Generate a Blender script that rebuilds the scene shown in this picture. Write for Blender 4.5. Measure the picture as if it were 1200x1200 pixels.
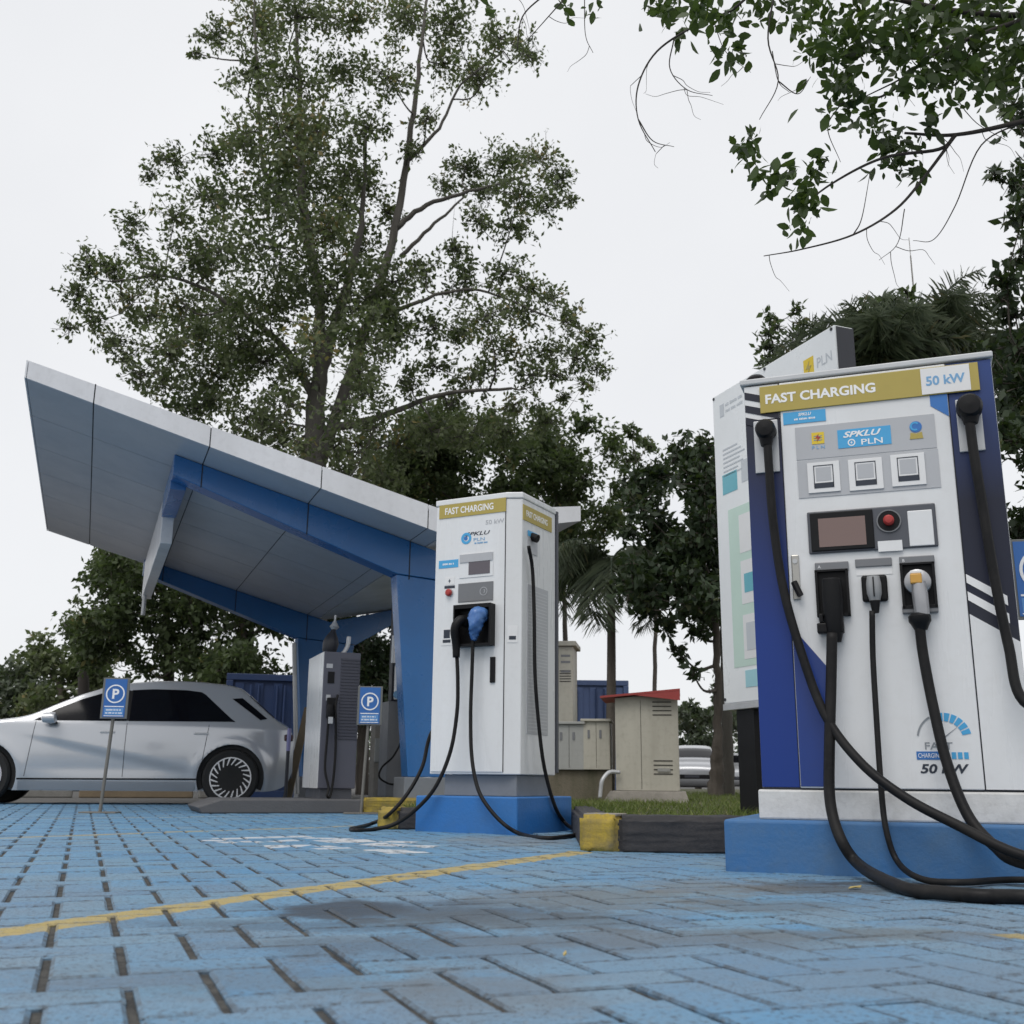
import bpy, bmesh, math, random
import numpy as np
from mathutils import Vector, Matrix

for o in list(bpy.data.objects): bpy.data.objects.remove(o)
S = bpy.context.scene
COL = S.collection
random.seed(7); rng = np.random.default_rng(7)

# ------------------------------------------------------------------ camera
FPX, YH, ROLL, CH = 1250.0, 914.0, 0.01, 0.34
pitch = math.atan((YH-600)/FPX)
_F = np.array([0, math.cos(pitch), math.sin(pitch)]); _R = np.array([1., 0, 0]); _U = np.array([0, -math.sin(pitch), math.cos(pitch)])
_a = math.atan(ROLL)
R_ = _R*math.cos(_a)+_U*math.sin(_a); U_ = _U*math.cos(_a)-_R*math.sin(_a); F_ = _F
CAM = np.array([0, 0, CH])
cam = bpy.data.cameras.new('camera'); cam.sensor_width = 36; cam.sensor_fit = 'HORIZONTAL'
cam.lens = FPX/1200*36; cam.clip_start = .05; cam.clip_end = 2000
cam.dof.use_dof = True; cam.dof.focus_distance = 5.4; cam.dof.aperture_fstop = 6.3
co = bpy.data.objects.new('camera', cam); COL.objects.link(co)
M = Matrix(((R_[0], U_[0], -F_[0], 0), (R_[1], U_[1], -F_[1], 0), (R_[2], U_[2], -F_[2], CH), (0, 0, 0, 1)))
co.matrix_world = M; S.camera = co

# ------------------------------------------------------------------ world: overcast daylight
SUN_EL, SUN_AZ = 58, 205      # azimuth of the sun, degrees clockwise from +Y (behind the camera)
w = bpy.data.worlds.new('World'); S.world = w; w.use_nodes = True
nt = w.node_tree; nt.nodes.clear()
sky = nt.nodes.new('ShaderNodeTexSky'); sky.sky_type = 'NISHITA'; sky.sun_disc = False
sky.sun_elevation = math.radians(SUN_EL); sky.sun_rotation = math.radians(SUN_AZ)
mx = nt.nodes.new('ShaderNodeMix'); mx.data_type = 'RGBA'; mx.inputs[0].default_value = .95
mx.inputs[7].default_value = (6.55, 6.62, 6.78, 1)           # the cloud layer
bg = nt.nodes.new('ShaderNodeBackground'); bg.inputs[1].default_value = .1
ow = nt.nodes.new('ShaderNodeOutputWorld')
cn = nt.nodes.new('ShaderNodeTexNoise'); cn.inputs['Scale'].default_value = 2.2; cn.inputs['Detail'].default_value = 5; cn.inputs['Roughness'].default_value = .5
tcw = nt.nodes.new('ShaderNodeTexCoord'); nt.links.new(tcw.outputs['Generated'], cn.inputs['Vector'])
cr = nt.nodes.new('ShaderNodeValToRGB'); cr.color_ramp.elements[0].position = .3; cr.color_ramp.elements[1].position = .7
cr.color_ramp.elements[0].color = (6.0, 6.08, 6.24, 1); cr.color_ramp.elements[1].color = (6.55, 6.6, 6.72, 1)
nt.links.new(cn.outputs['Fac'], cr.inputs[0]); nt.links.new(cr.outputs[0], mx.inputs[7])
nt.links.new(sky.outputs[0], mx.inputs[6]); nt.links.new(mx.outputs[2], bg.inputs[0]); nt.links.new(bg.outputs[0], ow.inputs[0])
sl = bpy.data.lights.new('sun', 'SUN'); sl.energy = 1.1; sl.angle = math.radians(35); sl.color = (1, .965, .92)
so = bpy.data.objects.new('sun', sl); COL.objects.link(so)
_e, _z = math.radians(SUN_EL), math.radians(SUN_AZ)
sd = Vector((math.sin(_z)*math.cos(_e), math.cos(_z)*math.cos(_e), math.sin(_e)))
so.rotation_euler = sd.to_track_quat('Z', 'Y').to_euler()
S.view_settings.view_transform = 'Standard'; S.view_settings.look = 'None'; S.view_settings.exposure = .50; S.view_settings.gamma = 1
S.cycles.max_bounces = 8; S.cycles.transparent_max_bounces = 8

# ------------------------------------------------------------------ surveying helpers (photo measurements -> real-world points)
def ray(x, y): return F_ + R_*((x-600)/FPX) + U_*((600-y)/FPX)
def gz(x, y, Z=0.):
    d = ray(x, y); return CAM + d*((Z-CH)/d[2])
def at(x, y, Y):
    d = ray(x, y); return CAM + d*(Y/d[1])
def onplane(x, y, p, n):
    d = ray(x, y); return CAM + d*(((p-CAM)@n)/(d@n))
class Frame:
    """a thing's own axes: u to the right along its face, d into depth, z up"""
    def __init__(s, P, az):
        s.P = np.array(P, float); s.az = math.radians(az)
        s.u = np.array([math.cos(s.az), -math.sin(s.az), 0]); s.n = np.array([math.sin(s.az), math.cos(s.az), 0])
    def f(s, x, y, d=0.):
        P = onplane(x, y, s.P+s.n*d, s.n)-s.P; return Vector((P@s.u, d, P[2]))
    def side(s, x, y, u):
        P = onplane(x, y, s.P+s.u*u, s.u)-s.P; return Vector((u, P@s.n, P[2]))
    def g(s, x, y, Z=0.):
        P = gz(x, y, s.P[2]+Z)-s.P; return Vector((P@s.u, P@s.n, P[2]))
    def world(s, u, d, z=0.):
        return s.P + s.u*u + s.n*d + np.array([0, 0, z])

# ------------------------------------------------------------------ object helpers
def tag(o, label=None, cat=None, group=None, kind=None):
    if label: o['label'] = label
    if cat: o['category'] = cat
    if group: o['group'] = group
    if kind: o['kind'] = kind
    return o
def thing(name, label, cat, loc=(0, 0, 0), rz=0., group=None):
    o = bpy.data.objects.new(name, None); COL.objects.link(o); o.empty_display_size = .1
    o.location = tuple(loc); o.rotation_euler = (0, 0, rz)
    return tag(o, label, cat, group)
def obj(name, bm, mat, parent=None, smooth=False, bevel=0., seg=2):
    me = bpy.data.meshes.new(name); bmesh.ops.recalc_face_normals(bm, faces=bm.faces); bm.to_mesh(me); bm.free()
    o = bpy.data.objects.new(name, me); COL.objects.link(o)
    for m in (mat if isinstance(mat, (list, tuple)) else [mat]): me.materials.append(m)
    if smooth:
        me.polygons.foreach_set('use_smooth', [True]*len(me.polygons))
        if smooth != 'all':
            try: me.set_sharp_from_angle(angle=math.radians(40))
            except Exception: pass
    if bevel:
        b = o.modifiers.new('bevel', 'BEVEL'); b.width = bevel; b.segments = seg; b.limit_method = 'ANGLE'; b.angle_limit = math.radians(40); b.harden_normals = False
    if parent: o.parent = parent
    return o
def box(bm, x0, x1, y0, y1, z0, z1, mi=0):
    v = [bm.verts.new((x, y, z)) for z in (z0, z1) for x, y in ((x0, y0), (x1, y0), (x1, y1), (x0, y1))]
    for q in ((3, 2, 1, 0), (4, 5, 6, 7), (0, 1, 5, 4), (1, 2, 6, 5), (2, 3, 7, 6), (3, 0, 4, 7)):
        f = bm.faces.new([v[i] for i in q]); f.material_index = mi
    return bm
def bx(*a): return box(bmesh.new(), *a)
def prism(bm, a, b, mi=0):
    """closed solid between two matching loops of 3-D points"""
    va = [bm.verts.new(p) for p in a]; vb = [bm.verts.new(p) for p in b]; n = len(a)
    fs = [bm.faces.new(va[::-1]), bm.faces.new(vb)]
    for i in range(n): fs.append(bm.faces.new((va[i], va[(i+1) % n], vb[(i+1) % n], vb[i])))
    for f in fs: f.material_index = mi
    return bm
def face_prism(bm, poly, d0, d1, mi=0):      # polygon in (u,z) extruded in depth
    return prism(bm, [(u, d0, z) for u, z in poly], [(u, d1, z) for u, z in poly], mi)
def plan_prism(bm, poly, z0, z1, mi=0):
    return prism(bm, [(x, y, z0) for x, y in poly], [(x, y, z1) for x, y in poly], mi)
def catmull(pts, k=8):
    P = [Vector(p) for p in pts]; P = [P[0]*2-P[1]]+P+[P[-1]*2-P[-2]]; out = []
    for i in range(1, len(P)-2):
        for j in range(k):
            t = j/k; a, b, c, d = P[i-1:i+3]
            out.append(.5*((2*b)+(c-a)*t+(2*a-5*b+4*c-d)*t*t+(3*b-a-3*c+d)*t**3))
    out.append(P[-2]); return out
def tube(bm, pts, r, seg=10, mi=0, cap=True):
    P = [Vector(p) for p in pts]; n = len(P)
    rr = r if isinstance(r, (list, tuple)) else [r]*n
    if len(rr) != n: rr = [rr[0]+(rr[-1]-rr[0])*i/(n-1) for i in range(n)]
    up = None; rings = []
    for i in range(n):
        t = (P[min(i+1, n-1)]-P[max(i-1, 0)])
        if t.length < 1e-9: t = Vector((0, 0, 1))
        t.normalize()
        if up is None: up = t.orthogonal().normalized()
        up = (up - t*up.dot(t)); up = up.normalized() if up.length > 1e-6 else t.orthogonal().normalized()
        s = t.cross(up)
        rings.append([bm.verts.new(P[i]+(up*math.cos(2*math.pi*k/seg)+s*math.sin(2*math.pi*k/seg))*rr[i]) for k in range(seg)])
    for i in range(n-1):
        for k in range(seg):
            f = bm.faces.new((rings[i][k], rings[i][(k+1) % seg], rings[i+1][(k+1) % seg], rings[i+1][k])); f.material_index = mi
    if cap:
        for rg in (rings[0][::-1], rings[-1]): bm.faces.new(rg).material_index = mi
    return bm
def lathe(bm, prof, c, axis, seg=24, mi=0):
    """profile of (along, radius) pairs turned about an axis through c"""
    ax = Vector(axis).normalized(); u = ax.orthogonal().normalized(); v = ax.cross(u); c = Vector(c); rings = []
    for h, r in prof:
        rings.append([bm.verts.new(c+ax*h+(u*math.cos(2*math.pi*k/seg)+v*math.sin(2*math.pi*k/seg))*max(r, 1e-4)) for k in range(seg)])
    for i in range(len(rings)-1):
        for k in range(seg):
            f = bm.faces.new((rings[i][k], rings[i][(k+1) % seg], rings[i+1][(k+1) % seg], rings[i+1][k])); f.material_index = mi
    bm.faces.new(rings[0][::-1]).material_index = mi; bm.faces.new(rings[-1]).material_index = mi
    return bm
def disc(bm, c, r, d0, d1, seg=24): # a disc on a face
    return lathe(bm, [(0, r), (d1-d0, r)], (c[0], d0, c[1]), (0, 1, 0), seg)
def ring(bm, c, r0, r1, d0, d1, a0=0., a1=360., seg=28):
    n = seg; full = abs(a1-a0) >= 360
    A = [math.radians(a0+(a1-a0)*i/n) for i in range(n+1)]
    for i in range(n):
        q = [(c[0]+math.cos(t)*r, c[1]+math.sin(t)*r) for t, r in ((A[i], r0), (A[i], r1), (A[i+1], r1), (A[i+1], r0))]
        face_prism(bm, q, d0, d1)
    return bm
def text(name, s, mat, parent, org, right=(1, 0, 0), up=(0, 0, 1), width=None, height=None, bold=.0, shear=0., align='CENTER', squash=None):
    cu = bpy.data.curves.new('t', 'FONT'); cu.body = s; cu.size = 1; cu.offset = bold; cu.extrude = .004; cu.shear = shear; cu.resolution_u = 3
    t = bpy.data.objects.new('t', cu); COL.objects.link(t)
    dg = bpy.context.evaluated_depsgraph_get(); me = bpy.data.meshes.new_from_object(t.evaluated_get(dg))
    bpy.data.objects.remove(t); bpy.data.curves.remove(cu)
    n = len(me.vertices); a = np.zeros(n*3); me.vertices.foreach_get('co', a); a = a.reshape(-1, 3)
    lo, hi = a.min(0), a.max(0); W, H = hi[0]-lo[0], hi[1]-lo[1]
    sx = width/W if width else height/H; sy = height/H if height else sx
    r = np.array(right, float); r /= np.linalg.norm(r); u = np.array(up, float); u /= np.linalg.norm(u); nn = np.cross(r, u)
    x = (a[:, 0]-(lo[0]+hi[0])/2)*sx if align == 'CENTER' else (a[:, 0]-lo[0])*sx
    y = (a[:, 1]-(lo[1]+hi[1])/2)*sy
    p = np.array(org, float)+x[:, None]*r+y[:, None]*u+(a[:, 2]*.12)[:, None]*nn
    me.vertices.foreach_set('co', p.ravel()); me.update()
    me.name = name; me.materials.clear(); me.materials.append(mat)
    o = bpy.data.objects.new(name, me); COL.objects.link(o); o.parent = parent
    return o
def fine_print(name, mat, parent, c, width, height):
    """a line of print too small to read: a row of short marks"""
    bm = bmesh.new(); x = c[0]-width/2
    while x < c[0]+width/2-height*.3:
        n = random.randint(2, 6); 
        for _ in range(n):
            w_ = height*random.uniform(.35, .6)
            if x+w_ > c[0]+width/2: break
            box(bm, x, x+w_, c[1]-.0006, c[1]+.0012, c[2]-height*.5, c[2]+height*random.uniform(.25, .5)); x += w_+height*.18
        x += height*.5
    return obj(name, bm, mat, parent)
def dup(root, loc, rz, label, group=None):
    r = root.copy(); COL.objects.link(r); r.location = loc; r.rotation_euler = (0, 0, rz); r['label'] = label
    if group: r['group'] = group
    for ch in list(root.children):
        c = ch.copy(); COL.objects.link(c); c.parent = r
        for g in list(ch.children):
            d = g.copy(); COL.objects.link(d); d.parent = c
    return r

# ------------------------------------------------------------------ materials
def nodes(name):
    m = bpy.data.materials.new(name); m.use_nodes = True; t = m.node_tree; return m, t, t.nodes['Principled BSDF']
def N(t, ty, **kw):
    n = t.nodes.new(ty)
    for k, v in kw.items(): setattr(n, k, v)
    return n
def mixc(t, fac, a, b, blend='MIX'):
    m = N(t, 'ShaderNodeMix', data_type='RGBA', blend_type=blend)
    for s, v in ((0, fac), (6, a), (7, b)):
        if hasattr(v, 'type') or hasattr(v, 'links'): t.links.new(v, m.inputs[s])
        else: m.inputs[s].default_value = (v if s == 0 else (*v, 1) if len(v) == 3 else v)
    return m.outputs[2]
def ramp(t, fac, stops):
    r = N(t, 'ShaderNodeValToRGB'); e = r.color_ramp.elements
    while len(e) < len(stops): e.new(.5)
    for i, (p, c) in enumerate(stops):
        e[i].position = p; e[i].color = (*c, 1) if len(c) == 3 else c
    t.links.new(fac, r.inputs[0]); return r.outputs[0]
def noise(t, scale, detail=4, rough=.55, vec=None, dim=None):
    n = N(t, 'ShaderNodeTexNoise'); n.inputs['Scale'].default_value = scale; n.inputs['Detail'].default_value = detail; n.inputs['Roughness'].default_value = rough
    if vec is None: vec = N(t, 'ShaderNodeTexCoord').outputs['Object']
    t.links.new(vec, n.inputs['Vector']); return n.outputs['Fac']
def math_(t, op, a, b=None, c=None, clamp=False):
    m = N(t, 'ShaderNodeMath', operation=op, use_clamp=clamp)
    for i, v in enumerate((a, b, c)):
        if v is None: continue
        if isinstance(v, (int, float)): m.inputs[i].default_value = v
        else: t.links.new(v, m.inputs[i])
    return m.outputs[0]
G1 = (0, 0, 0); G2 = (1, 1, 1)
def mat(name, col, rough=.5, metal=0., dirt=.15, dcol=None, scale=3., bump=0., bscale=60., spec=.5, coat=0., streak=False):
    m, t, p = nodes(name)
    tc = N(t, 'ShaderNodeTexCoord').outputs['Object']
    if streak:
        mp = N(t, 'ShaderNodeMapping'); mp.inputs['Scale'].default_value = (1, 1, .12); t.links.new(tc, mp.inputs[0]); v = mp.outputs[0]
    else: v = tc
    if dirt:
        f = ramp(t, noise(t, scale, 6, .62, v), [(.38, G1), (.72, G2)])
        f2 = ramp(t, noise(t, scale*9, 3, .6, tc), [(.5, G1), (.75, G2)])
        d = dcol or tuple(c*.55+.02 for c in col)
        c = mixc(t, math_(t, 'MULTIPLY', f, dirt), col, d)
        c = mixc(t, math_(t, 'MULTIPLY', f2, dirt*.5), c, d)
        t.links.new(c, p.inputs['Base Color'])
        t.links.new(math_(t, 'ADD', math_(t, 'MULTIPLY', f, .18), rough-.06), p.inputs['Roughness'])
    else:
        p.inputs['Base Color'].default_value = (*col, 1); p.inputs['Roughness'].default_value = rough
    p.inputs['Metallic'].default_value = metal; p.inputs['Specular IOR Level'].default_value = spec
    if coat: p.inputs['Coat Weight'].default_value = coat; p.inputs['Coat Roughness'].default_value = .08
    if bump:
        b = N(t, 'ShaderNodeBump'); b.inputs['Strength'].default_value = bump; b.inputs['Distance'].default_value = .01
        t.links.new(noise(t, bscale, 4, .6, tc), b.inputs['Height']); t.links.new(b.outputs[0], p.inputs['Normal'])
    return m
m_white = mat('white powder coat', (.73, .74, .75), .28, dirt=.2, dcol=(.45, .44, .41), scale=2.6, streak=True, coat=.3, bump=.06, bscale=3.)
m_white2 = mat('chalky white paint', (.66, .66, .65), .6, dirt=.55, dcol=(.33, .32, .30), scale=5, bump=.15)
m_lid = mat('pale grey lid', (.55, .56, .57), .45, dirt=.3)
m_gold = mat('gold vinyl', (.42, .33, .075), .38, dirt=.15)
m_letter = mat('white lettering', (.82, .82, .82), .5, dirt=0)
m_paper = mat('white sticker', (.74, .74, .74), .5, dirt=.08)
m_greylabel = mat('silver grey label', (.44, .45, .47), .4, dirt=.12)
m_cyan = mat('sky blue vinyl', (.06, .36, .66), .4, dirt=.1)
m_bluepr = mat('blue print', (.03, .16, .46), .4, dirt=.1)
m_bluetx = mat('steel blue lettering', (.17, .36, .58), .5, dirt=0)
m_darktx = mat('dark navy lettering', (.02, .028, .045), .5, dirt=0)
m_greytx = mat('grey lettering', (.25, .27, .29), .5, dirt=0)
m_dark = mat('dark grey panel', (.075, .08, .095), .42, dirt=.2)
m_midgrey = mat('mid grey plastic', (.17, .175, .185), .45, dirt=.2)
m_black = mat('black plastic', (.007, .007, .008), .48, dirt=.2, dcol=(.025, .025, .025), spec=.2)
m_rubber = mat('black cable rubber', (.009, .009, .010), .5, dirt=.45, dcol=(.035, .033, .031), scale=6, spec=.16)
m_plug = mat('grey plug plastic', (.33, .335, .34), .4, dirt=.25)
m_palemetal = mat('worn pale metal', (.50, .51, .52), .4, .3, dirt=.3)
m_plugmetal = mat('cast metal plug', (.42, .42, .43), .34, .75, dirt=.35)
m_steel = mat('brushed steel', (.42, .41, .38), .38, .8, dirt=.3)
m_red = mat('red button', (.38, .035, .03), .35, dirt=.1)
m_orange = mat('amber button', (.60, .32, .06), .4, dirt=.1)
m_yellow = mat('yellow sticker', (.72, .52, .03), .5, dirt=.1)
m_screen = mat('dim screen glass', (.17, .105, .09), .12, dirt=0, coat=.6)
m_screen2 = mat('dim violet screen', (.09, .075, .09), .12, dirt=0, coat=.5)
m_plinth = mat('blue painted concrete', (.028, .13, .32), .6, dirt=.5, dcol=(.09, .15, .22), scale=4, bump=.25, bscale=40)
m_plinth2 = mat('bright blue painted concrete', (.02, .155, .45), .55, dirt=.4, dcol=(.05, .13, .27), scale=3, bump=.2, bscale=40)
m_navy = mat('navy vinyl', (.018, .021, .035), .36, dirt=.2, spec=.35)
m_royal = mat('royal blue vinyl', (.010, .040, .21), .34, dirt=.2)
def gradient_vinyl(name, za, zb, ca, cb):  # vinyl whose base colour blends between two blues with height
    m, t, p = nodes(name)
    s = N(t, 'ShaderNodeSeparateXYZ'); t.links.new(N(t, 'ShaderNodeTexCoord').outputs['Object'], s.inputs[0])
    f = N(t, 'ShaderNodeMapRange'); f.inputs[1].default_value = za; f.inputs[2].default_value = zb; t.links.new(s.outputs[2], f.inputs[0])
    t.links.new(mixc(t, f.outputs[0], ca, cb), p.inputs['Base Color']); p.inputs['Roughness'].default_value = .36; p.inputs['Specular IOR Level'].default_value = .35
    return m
m_vinyl_l = gradient_vinyl('vinyl graded navy to royal', .75, 1.6, (.010, .038, .21), (.022, .025, .042))
m_vinyl_r = gradient_vinyl('vinyl graded royal to navy', 1.25, 2.0, (.013, .016, .034), (.030, .070, .25))
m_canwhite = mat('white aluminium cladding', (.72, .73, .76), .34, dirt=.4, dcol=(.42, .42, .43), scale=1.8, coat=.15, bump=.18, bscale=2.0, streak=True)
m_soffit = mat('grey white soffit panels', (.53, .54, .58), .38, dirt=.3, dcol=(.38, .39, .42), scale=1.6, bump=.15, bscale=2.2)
m_canblue = mat('blue aluminium cladding', (.024, .145, .39), .30, dirt=.35, scale=1.8, coat=.15, bump=.18, bscale=2.0)
m_seam = mat('dark joint sealant', (.02, .022, .028), .7, dirt=0)
m_concrete = mat('grey concrete', (.24, .235, .22), .85, dirt=.6, dcol=(.11, .105, .09), scale=3, bump=.4, bscale=30)
m_ped = mat('grey painted pedestal', (.21, .225, .245), .6, dirt=.4)
m_island = mat('dark grey concrete', (.10, .10, .105), .75, dirt=.4, scale=2.5, bump=.3)
m_kyellow = mat('yellow kerb paint', (.40, .29, .035), .8, dirt=.95, dcol=(.16, .135, .075), scale=9, bump=.7, bscale=25)
m_kblack = mat('black kerb paint', (.022, .022, .026), .7, dirt=.5, dcol=(.065, .06, .06), scale=5, bump=.5, bscale=25)
m_kstone = mat('bare kerb stone', (.26, .24, .21), .9, dirt=.6, dcol=(.14, .13, .11), scale=7, bump=.6)
m_cabinet = mat('weathered cream cabinet', (.44, .42, .355), .55, dirt=.6, dcol=(.22, .205, .165), scale=2, streak=True)
m_cabinet2 = mat('weathered grey cabinet', (.33, .335, .32), .55, dirt=.4, dcol=(.19, .185, .16), scale=2, streak=True)
m_redroof = mat('faded red sheet roof', (.30, .04, .035), .55, dirt=.3)
m_louver = mat('louver shadow', (.05, .047, .04), .8, dirt=0)
m_container = mat('blue container steel', (.075, .115, .245), .55, dirt=.4, scale=1)
m_darkcont = mat('dark blue container', (.009, .030, .10), .5, dirt=.3, scale=1)
m_bark = mat('grey brown bark', (.105, .09, .075), .95, dirt=.8, dcol=(.035, .03, .025), scale=6, bump=1., bscale=18, streak=True)
m_bark2 = mat('pale grey bark', (.105, .098, .086), .95, dirt=.7, dcol=(.045, .04, .034), scale=5, bump=.8, bscale=18, streak=True)
m_twig = mat('dark twig bark', (.035, .03, .026), .9, dirt=.3)
m_silver = mat('silver white car paint', (.53, .54, .56), .22, .35, dirt=0, coat=1.)
m_silver2 = mat('silver car paint', (.34, .35, .37), .3, .4, dirt=0, coat=.6)
m_whitecar = mat('white car paint', (.72, .72, .73), .3, 0, dirt=0, coat=.6)
m_carglass = mat('dark tinted glass', (.005, .005, .007), .08, dirt=0, spec=.22)
m_tyre = mat('tyre rubber', (.014, .014, .014), .8, dirt=.3)
m_rim = mat('bright machined alloy', (.62, .62, .63), .3, .7, dirt=.1)
m_rimdark = mat('dark alloy', (.03, .03, .034), .4, .4, dirt=.1)
m_taillamp = mat('dark tail lamp', (.05, .012, .014), .2, dirt=0, coat=.5)
m_headlamp = mat('headlamp lens', (.35, .36, .38), .12, dirt=0, coat=.5)
m_signblue = mat('sign blue', (.025, .13, .40), .35, dirt=.1)
m_signblue2 = mat('sign pale blue', (.10, .27, .56), .4, dirt=.1)
m_signback = mat('grey sign frame', (.16, .165, .16), .5, .3, dirt=.3)
m_pole = mat('galvanised pole', (.20, .19, .17), .5, .5, dirt=.4)
m_boardwhite = mat('white board print', (.78, .80, .81), .32, dirt=.12, scale=1.5)
m_boardcyan = mat('pale cyan print', (.34, .60, .66), .4, dirt=.1)
m_boardgreen = mat('pale green print', (.53, .68, .60), .4, dirt=.1)
m_boardteal = mat('teal print', (.13, .42, .50), .4, dirt=.1)
m_boardtxt = mat('faint grey print', (.52, .55, .58), .5, dirt=0)
m_boarddark = mat('dark slate sheet', (.03, .032, .042), .45, dirt=.2)
m_violet = mat('violet grey cabinet', (.085, .088, .115), .45, dirt=.25, streak=True)
m_violet2 = mat('violet grey slats', (.055, .057, .078), .5, dirt=.2)
m_wood = mat('weathered timber', (.22, .17, .11), .85, dirt=.5)
m_paint = mat('worn white road paint', (.62, .64, .66), .7, dirt=.6, dcol=(.25, .36, .47), scale=9)
m_dirt = mat('joint dirt', (.026, .026, .026), .95, dirt=1., dcol=(.10, .098, .09), scale=22, bump=1.)
m_leafdead = mat('dry leaf', (.42, .33, .12), .7, dirt=.3)
m_road = mat('grey asphalt', (.075, .074, .072), .9, dirt=.5, dcol=(.13, .125, .115), scale=.8, bump=.4)
m_soil = mat('lawn soil', (.055, .06, .026), .95, dirt=.7, dcol=(.10, .09, .05), scale=3, bump=.6)
m_slate = mat('dark machine plastic', (.02, .022, .03), .5, dirt=.2)

def leafmat(name, dark, light, extra, trans=.28, rough=.5):
    m, t, p = nodes(name)
    a = N(t, 'ShaderNodeAttribute', attribute_name='tint')
    c = ramp(t, a.outputs['Fac'], [(0, dark), (.62, light), (.93, light), (1, extra)])
    t.links.new(c, p.inputs['Base Color']); p.inputs['Roughness'].default_value = rough; p.inputs['Specular IOR Level'].default_value = .35
    tr = N(t, 'ShaderNodeBsdfTranslucent'); t.links.new(mixc(t, .5, c, (.10, .16, .02)), tr.inputs[0])
    ms = N(t, 'ShaderNodeMixShader'); ms.inputs[0].default_value = trans
    t.links.new(p.outputs[0], ms.inputs[1]); t.links.new(tr.outputs[0], ms.inputs[2]); t.links.new(ms.outputs[0], t.nodes['Material Output'].inputs[0])
    return m
m_leaf_big = leafmat('tall tree leaves', (.048, .066, .032), (.145, .172, .088), (.24, .19, .075), .42)
m_leaf_dark = leafmat('dark broad leaves', (.014, .026, .014), (.040, .062, .030), (.09, .10, .04), .24)
m_leaf_mid = leafmat('mid green leaves', (.036, .054, .026), (.105, .140, .064), (.19, .17, .07), .42)
m_leaf_near = leafmat('overhanging leaves', (.020, .036, .012), (.055, .092, .025), (.16, .22, .04), .36, .4)
m_leaf_palm = leafmat('palm leaflets', (.030, .046, .026), (.082, .102, .060), (.11, .10, .05), .2)
m_leaf_far = leafmat('distant leaves', (.040, .055, .036), (.085, .105, .070), (.12, .12, .07))
m_grass = leafmat('grass blades', (.055, .085, .015), (.14, .185, .04), (.26, .24, .10), .3)

# ------------------------------------------------------------------ setting
def flat(name, poly, z, m):
    bm = bmesh.new(); bm.faces.new([bm.verts.new((x, y, z)) for x, y in poly]); o = obj(name, bm, m); return tag(o, kind='structure')
flat('ground', [(-400, -60), (400, -60), (400, 700), (-400, 700)], -.03, m_road)

CAN = Frame(at(478, 910, 11.5)*np.array([1, 1, 0]), -21.2)      # canopy / paving axes (u along the eaves, d into depth)
def cpt(u, d, z=0.): return tuple(CAN.world(u, d, z))

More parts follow.
